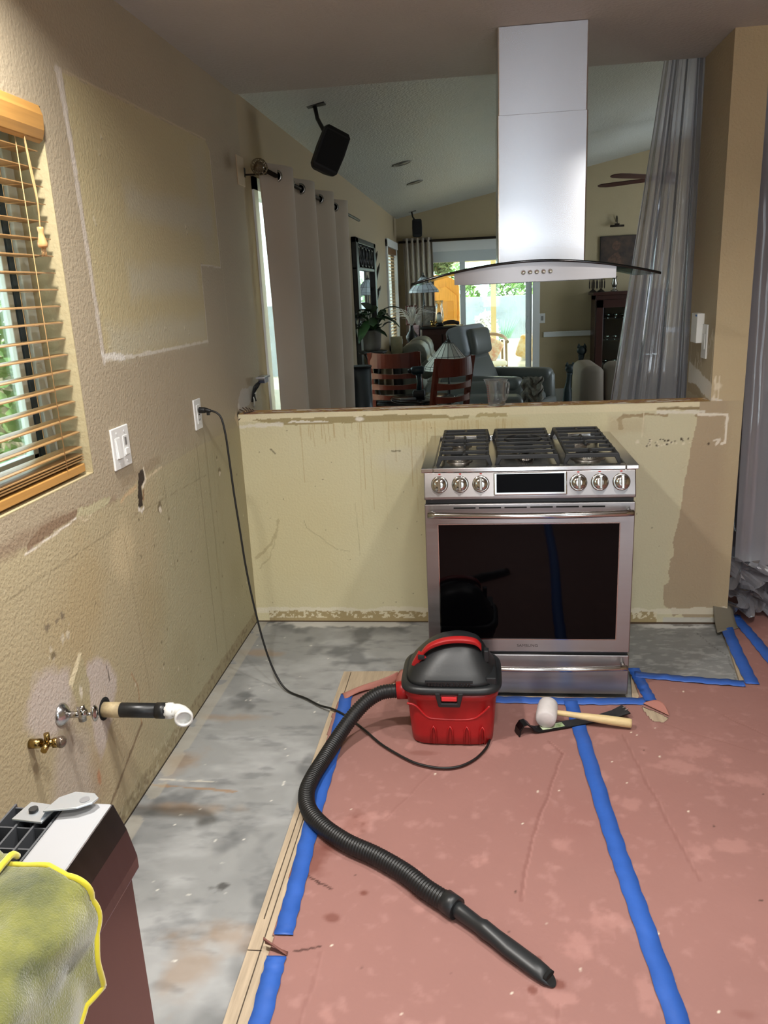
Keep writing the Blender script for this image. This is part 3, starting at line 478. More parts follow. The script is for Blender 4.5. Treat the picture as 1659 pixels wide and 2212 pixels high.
# control panel, leaning back a little
PY0, PZ0, PY1, PZ1 = -.722, .800, -.700, .899
def pp(x, t, o=0):   # point on the panel face
    n = Vector((0, -(PZ1-PZ0), (PY1-PY0)+0)).normalized(); n = Vector((0, -.976, .217)); return Vector((x, PY0+(PY1-PY0)*t, PZ0+(PZ1-PZ0)*t))+n*o
PN = Vector((0, -.976, .217))
mb = MB(); mb.prism([(-.66, PZ0), (PY0, PZ0), (PY0-.001, PZ0+.012), (PY1, PZ1), (-.66, PZ1)], X0, X1, 0); wb(mb, 'control_panel', steel, T, bev=.004)
mb = MB(); a = [pp(1.148, .18, .004), pp(1.403, .18, .004), pp(1.403, .97, .004), pp(1.148, .97, .004)]; 
def plate(mb, x0, x1, t0, t1, o0, o1): mb.loft([[pp(x0, t0, o0), pp(x1, t0, o0), pp(x1, t1, o0), pp(x0, t1, o0)], [pp(x0, t0, o1), pp(x1, t0, o1), pp(x1, t1, o1), pp(x0, t1, o1)]], smooth=False)
plate(mb, 1.146, 1.405, .14, .96, -.002, .012); disp = wb(mb, 'display', chrome, T, bev=.004)
mb = MB(); plate(mb, 1.156, 1.395, .24, .90, .012, .0135); sc_ = wb(mb, 'screen', M('screen_black', (3, 3, 5), .35, spec=.05), disp)
for i, kx in enumerate((.951, 1.026, 1.100, 1.445, 1.519, 1.594)):
    c = pp(kx, .56, 0); mb = MB(); mb.lathe([(.031, 0), (.031, .003), (.028, .006), (.026, .006)], c, PN, 32); mb.lathe([(.0255, .006), (.025, .022), (.0235, .028), (.010, .030), (0, .030)], c, PN, 32)
    k = wb(mb, 'knob', chrome, T)
    q = Vector((0, 0, 1)).rotation_difference(PN); mb = MB(); up = Vector((0, .217, .976)); mb.bar(c+PN*.033-up*.023, c+PN*.033+up*.023, .010, .012, PN); wb(mb, 'grip', chrome, k, bev=.002)
    mb = MB(); mb.bar(pp(kx, .93, .0004)-Vector((.004, 0, 0)), pp(kx, .93, .0004)+Vector((.004, 0, 0)), .005, .0006, PN); wb(mb, 'mark', M('red_print', (150, 40, 34), .6), k)
# oven door
mb = MB(); fo = [(X0, .196), (X1, .196), (X1, .783), (X0, .783)]; fi = [(X0+.049, .250), (X1-.053, .250), (X1-.053, .704), (X0+.049, .704)]
mb.add([(x, YD, z) for x, z in fo+fi]+[(x, -.668, z) for x, z in fo+fi], [f for i in range(4) for f in ((i, (i+1) % 4, 4+(i+1) % 4, 4+i), (8+(i+1) % 4, 8+i, 12+i, 12+(i+1) % 4), ((i+1) % 4, i, 8+i, 8+(i+1) % 4), (4+i, 4+(i+1) % 4, 12+(i+1) % 4, 12+i))])
D = wb(mb, 'oven_door', steel, T, bev=.0035)
mb = MB(); mb.box((X0+.047, YD+.002, .248), (X1-.051, YD+.012, .706)); wb(mb, 'door_window', blackglass, D)
mb = MB(); e = .0035
for a_, b_ in (((X0+.047, YD-.001, .704), (X1-.051, YD+.004, .704+e)), ((X0+.047, YD-.001, .250-e), (X1-.051, YD+.004, .250)), ((X0+.049-e, YD-.001, .25), (X0+.049, YD+.004, .704)), ((X1-.053, YD-.001, .25), (X1-.053+e, YD+.004, .704))): mb.box(a_, b_)
wb(mb, 'window_trim', chrome, D)
mb = MB()
for k in range(6):
    xa = 1.0+k*.092; mb.box((xa, YD-.0006, .765), (xa+.080, YD+.001, .7705))
wb(mb, 'vent_slots', M('black_void', (6, 6, 6), .9), D)
def bow_handle(name, z, parent, x0, x1, y0, bow, r):
    P = [(x0+(x1-x0)*t, y0-.034-bow*(1-(2*t-1)**2), z) for t in np.linspace(0, 1, 25)]; mb = MB(); mb.tube(P, r, 16)
    for xx in (x0+.012, x1-.012): mb.cyl((xx, y0-.034, z), (xx, y0+.004, z), r*.8, 14)
    return wb(mb, name, chrome, parent)
bow_handle('handle', .752, D, X0+.014, X1-.012, YD, .024, .0115)
def text(body, size, loc, rot, m, parent, name, ext=.0006, sx=1):
    c = bpy.data.curves.new(name, 'FONT'); c.body = body; c.size = size; c.extrude = ext; c.align_x = 'CENTER'; c.align_y = 'CENTER'
    t = bpy.data.objects.new(name, c); COL.objects.link(t); dg = bpy.context.evaluated_depsgraph_get(); me = bpy.data.meshes.new_from_object(t.evaluated_get(dg)); bpy.data.objects.remove(t)
    me.materials.clear(); me.materials.append(m); o = bpy.data.objects.new(name, me); COL.objects.link(o); o.location = loc; o.rotation_euler = rot; o.scale = (sx, 1, 1); o.parent = parent; return rel(o, parent)
text('SAMSUNG', .0155, (1.268, YD-.0008, .222), (pi/2, 0, 0), M('logo_grey', (70, 62, 62), .5), D, 'lettering', sx=1.12)
for za, zb in ((.184, .197), (.783, .80)): mb = MB(); mb.box((X0+.004, -.70, za), (X1-.004, -.66, zb)); wb(mb, 'gap_strip', dark, T)
mb = MB(); mb.box((X0, YD, .020), (X1, -.668, .184)); W = wb(mb, 'drawer', steel, T, bev=.0035)
bow_handle('handle', .150, W, X0+.014, X1-.012, YD, .022, .0105)
# burners
def burner(x, y, r, rc, ry=1):
    mb = MB(); mb.lathe([(r*1.35, .902), (r*1.35, .904), (r*1.1, .907)], (x, y, 0), seg=36)
    for s_ in range(36):
        a = 2*pi*s_/36; mb.bar((x+r*.7*cos(a), y+ry*r*.7*sin(a), .916), (x+r*cos(a), y+ry*r*sin(a), .914), r*.11, .012)
    mb.lathe([(r*1.0, .905), (r*.98, .914), (r*.8, .921), (0, .921)], (x, y, 0), seg=36)
    if ry != 1:
        for i, p in enumerate(mb.v): mb.v[i] = (p[0], y+(p[1]-y)*ry, p[2])
    b = wb(mb, 'burner', M('cast_aluminium', (176, 172, 166), .3, 1), T)
    mb = MB(); mb.lathe([(rc, .920), (rc*1.02, .924), (rc*.95, .930), (0, .931)], (x, y, 0), seg=36)
    if ry != 1:
        for i, p in enumerate(mb.v): mb.v[i] = (p[0], y+(p[1]-y)*ry, p[2])
    wb(mb, 'burner_cap', iron, b)
burner(1.02, -.53, .037, .034); burner(1.02, -.24, .034, .030); burner(1.27, -.40, .036, .040, 2.2); burner(1.50, -.52, .048, .042); burner(1.50, -.23, .036, .031)
def grate(x0, x1, griddle=False):
    mb = MB(); z = .944; y0, y1 = -.645, -.10; b = .013
    for y in (y0, y1):
        mb.prism([(x0, .904), (x0+.012, .904), (x0+.026, z-.012), (x1-.026, z-.012), (x1-.012, .904), (x1, .904), (x1-.012, z+.004), (x0+.012, z+.004)], y-.006, y+.006, 1)
    for x in (x0+.018, x1-.018): mb.bar((x, y0, z-.002), (x, y1, z-.002), b*.8, b)
    xc = (x0+x1)/2; n = 7
    for k in range(1, n):
        y = y0+(y1-y0)*k/n
        if k in (2, 5) and not griddle:
            mb.bar((x0+.012, y, z), (xc-.045, y, z), .010, b); mb.bar((xc+.045, y, z), (x1-.012, y, z), .010, b)
        else: mb.bar((x0+.012, y, z), (x1-.012, y, z), .010, b)
    if not griddle:
        for a_, c_ in ((y0+.18, y0+.245), (y1-.245, y1-.18), (y0+.02, y0+.075), (y1-.075, y1-.02)): mb.bar((xc, a_, z), (xc, c_, z), .010, b)
    else: mb.lathe([(.075, z-.004), (.078, z+.005), (.066, z+.005), (.066, z-.004)], (xc, (y0+y1)/2+.05, 0), seg=36)
    wb(mb, 'grate', iron, T, bev=.0025)
grate(X0+.040, 1.145); grate(1.150, 1.390, True); grate(1.395, X1-.040)
# ================================================================== RANGE HOOD
HX, HY = 1.342, -.11
T = thing('range_hood', 'stainless chimney range hood with curved glass visor hanging from the ceiling above the range', 'range hood', (HX, HY, 1.55))
def chim(w, d0, d1, z0, z1, name):
    mb = MB(); mb.loft([rrect(HX, (d0+d1)/2, w/2, (d1-d0)/2, .006, z, 3) for z in (z0, z1)], caps=True, smooth=False); return wb(mb, name, steelv, T, bev=.001)
chim(.325, -.262, .035, 2.12, 2.438, 'upper_chimney'); chim(.331, -.266, .039, 1.612, 2.146, 'lower_chimney')
GX, GY0, GY1, GW = 1.300, -.50, .06, .447
arc = lambda t: 1.619-.062*abs(t)**1.9     # arched profile of visor, t in -1..1 of the half width
mb = MB()
mb.loft([[(GX+GW*t, y+.03*abs(t)**2*(1 if y < -.2 else -1), arc(t)+dz) for y, dz in ((GY0-.0, 0), (GY1, 0), (GY1, .006), (GY0, .006))] for t in np.linspace(-1, 1, 41)], smooth=False)
wb(mb, 'glass_visor', glassy('visor_glass', (214, 226, 222), .06, .02), T)
mb = MB(); mb.loft([[(GX+GW*t, GY0+.03*abs(t)**2-.004, arc(t)-.0015), (GX+GW*t, GY0+.03*abs(t)**2+.004, arc(t)-.0015), (GX+GW*t, GY0+.03*abs(t)**2+.004, arc(t)+.0075), (GX+GW*t, GY0+.03*abs(t)**2-.004, arc(t)+.0075)] for t in np.linspace(-1, 1, 41)]); wb(mb, 'glass_edge', M('dark_glass_edge', (10, 14, 14), .12), T)
mb = MB(); BX0, BX1 = GX-.287, GX+.290
mb.loft([[(x, -.478, 1.551), (x, -.02, 1.551), (x, -.02, arc((x-GX)/GW)-.001), (x, -.478, arc((x-GX)/GW)-.001)] for x in np.linspace(BX0, BX1, 25)], smooth=False); B = wb(mb, 'canopy', steel, T)
for k in range(5):
    mb = MB(); cx = 1.262+.024*k; mb.lathe([(.0085, 0), (.0085, .003), (.007, .005), (.0065, .003), (0, .003)], (cx, -.478, 1.584), (0, -1, 0), 18); wb(mb, 'button', chrome, B)
mb = MB(); mb.box((GX-.26, -.44, 1.5485), (GX-.02, -.06, 1.551)); mb.box((GX+.01, -.44, 1.5485), (GX+.25, -.06, 1.551)); wb(mb, 'filter', M('filter_mesh', (150, 150, 150), .35, 1, bump=(300, .8, .002)), B)
# ================================================================== SHOP VACUUM
red = M('red_plastic', (164, 26, 28), .38, bump=(120, .15, .001), var=(9, .12)); blk = M('black_plastic', (30, 32, 34), .42, bump=(140, .15, .001)); rub = M('black_rubber', (22, 22, 23), .55)
VX, VY = .990, -.965
T = thing('shop_vacuum', 'small red shop vacuum with a black motor head and red handle on the floor paper', 'vacuum cleaner', (VX, VY, .022))
def se(cx, cy, hx, hy, e, z, n=48):
    out = []
    for k in range(n):
        a = 2*pi*k/n; c, s_ = cos(a), sin(a); out.append((cx+hx*math.copysign(abs(c)**e, c), cy+hy*math.copysign(abs(s_)**e, s_), z))
    return out
mb = MB(); mb.loft([se(VX, VY, hx, hy, .42, z) for z, hx, hy in ((.022, .135, .118), (.026, .143, .126), (.06, .146, .128), (.13, .151, .133), (.195, .156, .137), (.20, .163, .143), (.228, .166, .146))])
# raised swage line and ribs on the front
tank = wb(mb, 'tank', red, T)
mb = MB(); sw = [(-.15, .185), (-.12, .175), (-.085, .135), (-.05, .125), (.06, .125), (.10, .145), (.13, .178)]
mb.tube([(VX+x, VY-.129-.09*(z-.1)*.5, z) for x, z in [tuple(p[:2]) for p in spline([(a, b, 0) for a, b in sw], 6)]], .004, 8)
for rx in (-.062, -.005, .052, .105): mb.tube([(VX+rx-.009, VY-.128, .03), (VX+rx-.007, VY-.132, .085), (VX+rx, VY-.133, .098), (VX+rx+.007, VY-.132, .085), (VX+rx+.009, VY-.128, .03)], .0035, 8)
wb(mb, 'rib', red, tank)
mb = MB(); mb.loft([se(VX, VY, hx, hy, .42, z) for z, hx, hy in ((.224, .168, .148), (.230, .174, .153), (.238, .174, .153), (.246, .168, .148), (.250, .160, .142))]); mb.loft([se(VX+dx, VY+dy, hx, hy, e, z) for z, hx, hy, dx, dy, e in ((.248, .157, .140, 0, 0, .5), (.262, .152, .134, 0, .0, .55), (.285, .138, .120, -.0, .004, .62), (.31, .122, .104, .004, .008, .7), (.335, .103, .088, .010, .012, .8), (.356, .082, .068, .018, .014, .9), (.369, .055, .046, .024, .014, 1), (.374, .02, .02, .026, .014, 1))])
head = wb(mb, 'motor_head', blk, T)
mb = MB()
for k in range(14): mb.box((VX-.075+k*.0105, VY-.142, .2545), (VX-.070+k*.0105, VY-.128, .268))
mb.bar((VX-.085, VY-.140, .270), (VX+.075, VY-.140, .270), .012, .004); wb(mb, 'grille', blk, head)
mb = MB(); mb.box((VX+.118, VY-.115, .246), (VX+.154, VY-.012, .274)); wb(mb, 'clip', blk, head, bev=.004); mb = MB(); mb.box((VX+.112, VY-.055, .30), (VX+.130, VY-.025, .345)); wb(mb, 'clip', blk, head, bev=.004)
hp = spline([(VX-.112, VY-.05, .288), (VX-.104, VY-.052, .322), (VX-.075, VY-.052, .358), (VX-.02, VY-.05, .380), (VX+.04, VY-.046, .383), (VX+.085, VY-.04, .372), (VX+.105, VY-.036, .350)], 6)
mb = MB(); mb.loft([[(p[0]-.0*0, p[1]+dy, p[2]+dz) for dy, dz in ((-.014, -.008), (.014, -.008), (.016, .004), (.006, .010), (-.006, .010), (-.016, .004))] for p in hp]); mb.bar((VX-.122, VY-.05, .285), (VX-.098, VY-.052, .33), .032, .022, (0, 1, 0)); hd = wb(mb, 'handle', red, T, bev=.002)
mb = MB(); mb.box((VX-.112, VY-.073, .318), (VX-.09, VY-.064, .334), rz=0); wb(mb, 'switch', blk, hd, bev=.002)
def latch(x, y, s_):
    mb = MB(); mb.prism([(x-.048, .235), (x-.030, .235), (x-.026, .198), (x+.026, .198), (x+.030, .235), (x+.048, .235), (x+.036, .183), (x-.036, .183)], y-.006, y+.01, 1); k = wb(mb, 'latch', blk, T, bev=.003)
    mb = MB(); mb.box((x-.026, y-.003, .204), (x+.026, y+.012, .219)); wb(mb, 'latch_button', M('red_plastic_bright', (214, 50, 54), .4), k, bev=.002)
latch(VX-.005, VY-.150, 1)
mb = MB(); mb.cyl((VX-.150, VY-.03, .182), (VX-.196, VY-.036, .180), .034, 24, .031); wb(mb, 'inlet', red, T)
hose = [(.812, -1.0, .178), (.775, -1.003, .178), (.735, -1.01, .172), (.69, -1.03, .150), (.645, -1.07, .115), (.60, -1.14, .072), (.568, -1.24, .049), (.550, -1.34, .047), (.548, -1.42, .047), (.572, -1.50, .047), (.63, -1.575, .047), (.71, -1.64, .047), (.80, -1.69, .047), (.885, -1.75, .047), (.95, -1.81, .047), (1.02, -1.862, .047)]
hs = spline(hose, 60); d = np.cumsum([0]+[np.linalg.norm(hs[i+1]-hs[i]) for i in range(len(hs)-1)]); n = int(d[-1]/.00225); tt = np.linspace(0, d[-1], n); H = np.array(hs)
HP = np.stack([np.interp(tt, d, H[:, k]) for k in range(3)], 1); rr = [.0262-.0032*(i % 4 in (0,))-.0012*(i % 4 in (1, 3)) for i in range(n)]
mb = MB(); mb.tube(HP, rr, 18); wb(mb, 'hose', M('hose_black', (24, 24, 25), .42), T)
A = Vector((1.02, -1.862, .046)); Bv = Vector((1.243, -2.051, .036)); dv = (Bv-A).normalized(); sd_ = dv.cross(Vector((0, 0, 1))).normalized(); upv = sd_.cross(dv)
mb = MB(); mb.tube([A-dv*.03, A+dv*.01], .0285, 20); rings = []
L_ = (Bv-A).length
for t, a, b in ((0, .021, .021), (.08, .020, .020), (.28, .0185, .0185), (.32, .0215, .0215), (.36, .021, .021), (.45, .019, .021), (.60, .0165, .024), (.85, .0155, .024), (.95, .0150, .021), (1.0, .011, .013)):
    c = A+dv*L_*t-upv*(.020-a)*.5-(Vector((0, 0, .006)) if t > 1 else Vector((0, 0, 0))); rings.append([c+upv*a*sin(2*pi*k/24)+sd_*b*cos(2*pi*k/24)+dv*((-.012*sin(2*pi*k/24)) if t > .9 else 0) for k in range(24)])
mb.loft(rings); noz = wb(mb, 'crevice_tool', M('tool_black', (34, 36, 38), .4), T)
mb = MB(); c = A+dv*(L_*.955); mb.loft([[c+dv*dd+upv*(.010-dd*.1)*sin(2*pi*k/20)*.9+sd_*.016*cos(2*pi*k/20)+upv*.004 for k in range(20)] for dd in (0.002, .0105)]); wb(mb, 'opening', M('black_void'), noz)
# cord from the wall outlet, sagging to the floor and round to the back of the tank
cord = [(.062, -.545, 1.125), (.085, -.548, 1.118), (.105, -.552, 1.095), (.118, -.56, 1.03), (.125, -.567, .93), (.133, -.575, .80), (.145, -.585, .66), (.16, -.60, .50), (.185, -.62, .34), (.22, -.645, .18), (.262, -.672, .07), (.315, -.705, .012), (.405, -.765, .010), (.470, -.82, .012), (.534, -.872, .026), (.60, -.93, .028), (.679, -1.022, .028), (.75, -1.11, .028), (.844, -1.194, .028), (.90, -1.225, .028), (.962, -1.238, .028), (1.02, -1.225, .028), (1.07, -1.18, .028), (1.107, -1.113, .028), (1.12, -1.06, .03)]
def curve3(px):   # cord points above the floor follow the hang of the cable
    return px
mb = MB(); mb.tube(spline(cord, 8), .0042, 8); wb(mb, 'power_cord', M('cord_black', (18, 18, 18), .5), T)
mb = MB(); mb.cyl((.016, -.541, 1.128), (.042, -.543, 1.128), .013, 14, .011); mb.tube([(.042, -.543, 1.128), (.064, -.545, 1.124)], [.010, .006], 12); mb.box((.046, -.549, 1.108), (.058, -.539, 1.128)); wb(mb, 'plug', M('cord_black'), T, bev=.002)
# ================================================================== TOOLS ON THE FLOOR
T = thing('rubber_mallet', 'white rubber mallet with a pale wooden handle lying across the pry bar', 'mallet', (1.33, -.93, .022))
c = Vector((1.325, -.935, .066)); ax = Vector((-.18, -1, -.10)).normalized()
mb = MB(); mb.lathe([(0, -.05), (.030, -.05), (.035, -.044), (.037, -.02), (.037, .02), (.035, .044), (.030, .05), (0, .05)], c, ax, 32); wb(mb, 'mallet_head', M('white_rubber', (206, 200, 198), .6, var=(14, .1), bump=(60, .3, .002)), T)
mb = MB(); q = c+Vector((.03, 0, 0)); e_ = Vector((1.615, -.960, .042)); mb.tube([q+(e_-q)*t for t in (0, .1, .3, .5, .75, .97, 1)], [.009, .0095, .011, .014, .0165, .0165, .015], 16); wb(mb, 'mallet_handle', M('ash_wood', (214, 190, 140), .5, var=(6, .15), stretch=(3, 20, 20)), T)
T = thing('pry_bar', 'flat black pry bar with a hooked end and paper label under the mallet', 'pry bar', (1.40, -.96, .022))
a0 = Vector((1.29, -.985, 0)); a1 = Vector((1.615, -.865, 0)); dd = (a1-a0).normalized(); nn = Vector((-dd.y, dd.x, 0)); prof = [(-.078, .022), (-.074, .045), (-.062, .062), (-.048, .064), (-.034, .052), (-.022, .034), (-.005, .027), (.05, .026), (.15, .026), (.24, .027), (.30, .033), (.345, .044)]
mb = MB(); hw = lambda s_: .021 if s_ < .27 else .021+(s_-.27)*.12
rings = []
for i, (s_, z) in enumerate(prof):
    p = a0+dd*s_; h = hw(s_); j = min(i+1, len(prof)-1); k = max(i-1, 0); tx = prof[j][0]-prof[k][0]; tz = prof[j][1]-prof[k][1]; l = sqrt(tx*tx+tz*tz); ox, oz = -tz/l*.0025, tx/l*.0025
    rings.append([p+nn*h+dd*ox+Vector((0, 0, z+oz)), p-nn*h+dd*ox+Vector((0, 0, z+oz)), p-nn*h-dd*ox+Vector((0, 0, z-oz)), p+nn*h-dd*ox+Vector((0, 0, z-oz))])
mb.loft(rings, smooth=False); bar_ = wb(mb, 'bar', M('black_steel', (20, 20, 22), .32, .3), T, bev=.001)
mb = MB()
for off in (-.008, .008): p = a0+dd*.335+nn*off; mb.bar(p+Vector((0, 0, .045)), p+dd*.014+Vector((0, 0, .050)), .004, .003)
wb(mb, 'claw_notch', M('bright_steel', (190, 186, 182), .3, 1), T)
mb = MB(); p0 = a0+dd*.012; mb.add([p0-nn*.014+Vector((0, 0, .0292)), p0+dd*.085-nn*.014+Vector((0, 0, .0290)), p0+dd*.085+nn*.014+Vector((0, 0, .0290)), p0+nn*.014+Vector((0, 0, .0292))], [(0, 1, 2, 3)]); wb(mb, 'label', M('label_paper', (214, 220, 196), .6, var=(50, .6), rgb2=(120, 150, 90)), T, solid=.0005)
# ================================================================== SWITCHES, OUTLETS, LOOSE DEVICE ON THE LEFT WALL
wp = M('white_plastic', (226, 226, 224), .35); ctan = M('cover_tan', (178, 160, 134), .5)
T = thing('light_switch', 'white double wall plate with rocker switch and slide dimmer beside the window', 'light switch', (0, -1.225, 1.12))
mb = MB(); mb.box((0, -1.285, 1.055), (.007, -1.166, 1.182)); wb(mb, 'plate', wp, T, bev=.003)
mb = MB(); mb.box((.007, -1.268, 1.088), (.009, -1.236, 1.152)); mb.prism([(.009, 1.09), (.0145, 1.09), (.010, 1.15), (.009, 1.15)], -1.265, -1.239, 1); 
for i, p in enumerate(mb.v[8:], 8): mb.v[i] = p
wb(mb, 'rocker', wp, T, bev=.001)
mb = MB(); mb.box((.007, -1.216, 1.088), (.0095, -1.184, 1.152)); mb.box((.009, -1.212, 1.092), (.013, -1.188, 1.112)); dm = wb(mb, 'dimmer', wp, T, bev=.001)
mb = MB(); mb.box((.0095, -1.206, 1.122), (.0105, -1.194, 1.146)); wb(mb, 'dimmer_slot', M('slot_grey', (120, 118, 116), .5), dm)
for y in (-1.252, -1.2):
    for z in (1.073, 1.165): mb = MB(); mb.cyl((.006, y, z), (.0085, y, z), .0032, 10); wb(mb, 'screw', wp, T)
T = thing('wall_outlet', 'white outlet plate on the left wall with the black plug in it', 'outlet', (0, -.53, 1.11))
mb = MB(); mb.box((0, -.568, 1.052), (.007, -.492, 1.170)); wb(mb, 'plate', wp, T, bev=.003)
mb = MB(); mb.box((.007, -.548, 1.074), (.010, -.513, 1.148)); r_ = wb(mb, 'receptacle', wp, T, bev=.001)
mb = MB(); mb.box((.0098, -.538, 1.086), (.0106, -.535, 1.094)); mb.box((.0098, -.527, 1.086), (.0106, -.524, 1.094)); mb.box((.0098, -.535, 1.108), (.0112, -.526, 1.112)); wb(mb, 'slot', M('black_void'), r_)
mb = MB(); mb.box((.0, .33, 2.045), (.006, .44, 2.175)); tag(mb.build('cover_plate', M('cover_plate_tan', (190, 170, 138), .5), bev=.002), 'blank tan cover plate high on the left wall before the curtain rod', 'wall plate')
T = thing('loose_outlet', 'unmounted grey outlet hanging from its wires on the left wall above the half wall', 'outlet', (0, .28, 1.15))
mb = MB(); mb.box((.03, .235, 1.158), (.075, .345, 1.168)); mb.box((.035, .26, 1.135), (.07, .325, 1.158)); wb(mb, 'receptacle', M('metal_grey', (176, 178, 184), .35, .6), T, bev=.003)
mb = MB(); mb.box((.04, .25, 1.138), (.068, .30, 1.150)); wb(mb, 'switch_body', M('blue_black', (36, 44, 66), .4), T, bev=.002)
mb = MB()
for k in range(4): mb.tube(spline([(.003+.004*k, .235+.01*k, 1.05), (.012, .225+.012*k, 1.09), (.02+.006*k, .23+.008*k, 1.125), (.045, .25+.01*k, 1.148)], 5), .0032, 6)
wb(mb, 'wires', M('cord_black'), T)
mb = MB(); mb.tube(spline([(.006, .25, 1.03), (.014, .235, 1.06), (.006, .25, 1.085), (.02, .262, 1.09)], 5), .003, 6); mb.tube([(.004, .262, 1.02), (.006, .27, 1.07), (.01, .262, 1.10)], .004, 6); wb(mb, 'sheath', M('wire_white', (206, 204, 196), .5), T)
mb = MB()
for k in range(5): mb.tube(spline([(.0, .0+.01*k, 1.0+.006*k), (.03+.006*k, .01+.012*k, 1.032), (.012*k, .03+.01*k, 1.045+.008*sin(k))], 4), .0026, 6)
tag(mb.build('wire_stub', M('wire_brown', (84, 66, 54), .6)), 'frayed wires and torn drywall shreds at the left end of the half wall', 'wires')
T = thing('pier_switch', 'white switch plate on the inner face of the pier at the half wall', 'light switch', (2.077, .18, 1.25))
mb = MB(); mb.box((2.070, .10, 1.195), (2.077, .175, 1.34)); wb(mb, 'plate', wp, T, bev=.002)
mb = MB(); mb.box((2.0675, .12, 1.235), (2.071, .155, 1.30)); wb(mb, 'rocker', wp, T, bev=.001)
mb = MB(); mb.box((2.045, .17, 1.258), (2.077, .265, 1.385)); T = wb(mb, 'remote_holder', wp, None) if 0 else mb.build('wall_control', M('white_plastic_bright', (236, 236, 232), .35), bev=.003); tag(T, 'white box shaped wall control beside the pier switch plate', 'wall control')
mb = MB(); mb.box((2.0445, .175, 1.372), (2.0455, .20, 1.38)); o = mb.build('indicator', M('blue_dot', (60, 120, 200), .5)); o.parent = T
# ================================================================== WINDOW AND BLIND
vinyl = M('white_vinyl', (214, 222, 214), .4); pane = glassy('window_glass', (236, 244, 240), .05, .01)
y0, y1, z0, z1 = WIN; xf = -.115
T = thing('window_1', None, None, (xf, (y0+y1)/2, z0)); T['kind'] = 'structure'
mb = MB(); mb.box((xf-.025, y1-.045, z0), (xf+.02, y1, z1)); mb.box((xf-.025, y0, z0), (xf+.02, y0+.045, z1)); mb.box((xf-.025, y0, z1-.045), (xf+.02, y1, z1)); mb.box((xf-.025, y0, z0), (xf+.02, y1, z0+.05)); mb.box((xf-.02, -2.10, z0), (xf+.015, -2.05, z1)); wb(mb, 'window_frame', vinyl, T, bev=.003)
mb = MB(); mb.box((xf-.015, y1-.068, z0+.05), (xf+.006, y1-.046, z1-.045)); wb(mb, 'gasket', M('gasket_slate', (52, 68, 78), .5), T)
mb = MB(); mb.box((xf-.022, y1-.095, z0+.05), (xf+.001, y1-.069, z1-.045)); mb.box((xf-.022, -2.05, z0+.05), (xf+.001, y1-.07, z0+.078)); wb(mb, 'sash', vinyl, T, bev=.002)
mb = MB(); mb.box((xf-.014, y0+.045, z0+.05), (xf-.010, y1-.07, z1-.045)); wb(mb, 'pane', pane, T)
bw = M('blind_wood', (186, 138, 74), .38, var=(5, .12), stretch=(20, 1, 20)); bw2 = M('slat_wood', (158, 122, 78), .35, var=(5, .12), stretch=(20, 1, 20))
T = thing('window_blind', 'honey wood slat blind with valance and tasselled cord over the kitchen window', 'blind', (-.03, -2.0, 1.1))
mb = MB(); mb.loft([[(x, y, z) for x, z in ((-.008, 1.945), (.004, 1.952), (.012, 1.975), (.014, 2.01), (.006, 2.034), (-.008, 2.036))] for y in (-2.7, -1.425)], smooth=False); wb(mb, 'valance', bw, T, bev=.002)
mb = MB(); mb.box((-.065, -2.7, 1.985), (-.012, -1.43, 2.033)); wb(mb, 'head_rail', M('rail_dark', (84, 66, 46), .5), T)
sl = MB(); sl.loft([[(x, y, 0+.003*(1-((x+.035)/.026)**2)+dz) for x, dz in ((-.061, 0), (-.048, 0), (-.035, 0), (-.022, 0), (-.009, 0), (-.009, .0026), (-.022, .0026), (-.035, .0026), (-.048, .0026), (-.061, .0026))] for y in (-2.7, -1.437)], smooth=False)
s0 = None
for k in range(19):
    z = 1.925-.0425*k
    if s0 is None: s0 = wb(sl, 'slat', bw2, T); s0.location.z = z
    else: s1 = s0.copy(); COL.objects.link(s1); s1.location.z = z
for k in range(3): s1 = s0.copy(); COL.objects.link(s1); s1.location.z = 1.139-.007*k
mb = MB(); mb.box((-.062, -2.7, 1.092), (-.008, -1.437, 1.116)); wb(mb, 'bottom_rail', bw, T, bev=.003)
for y in (-1.535, -2.1):
    mb = MB()
    for x in (-.061, -.009): mb.tube([(x, y, 1.1), (x, y, 1.99)], .0012, 6)
    for k in range(19): mb.tube([(-.061, y, 1.923-.0425*k), (-.009, y, 1.923-.0425*k)], .0008, 4)
    wb(mb, 'ladder_cord', M('cord_tan', (190, 150, 100), .7), T)
mb = MB()
for k in range(3): mb.tube(spline([(-.004+.002*k, -1.503-.003*k, 1.96), (.004, -1.510+.004*k, 1.86), (.006+.002*k, -1.505-.002*k, 1.80), (.006, -1.51, 1.735)], 5), .0016, 6)
wb(mb, 'pull_cord', M('cord_tan'), T)
mb = MB(); mb.lathe([(.0, .050), (.0075, .049), (.0085, .043), (.0065, .036), (.008, .026), (.0125, .010), (.0125, .003), (.010, 0), (0, 0)], (.006, -1.51, 1.69), seg=18)
for k in range(4): mb.tube([(.004+.002*k, -1.513+.002*k, 1.692), (.003+.0025*k, -1.515+.003*k, 1.668)], .0012, 5)
wb(mb, 'tassel', M('turned_wood', (206, 156, 104), .3), T)
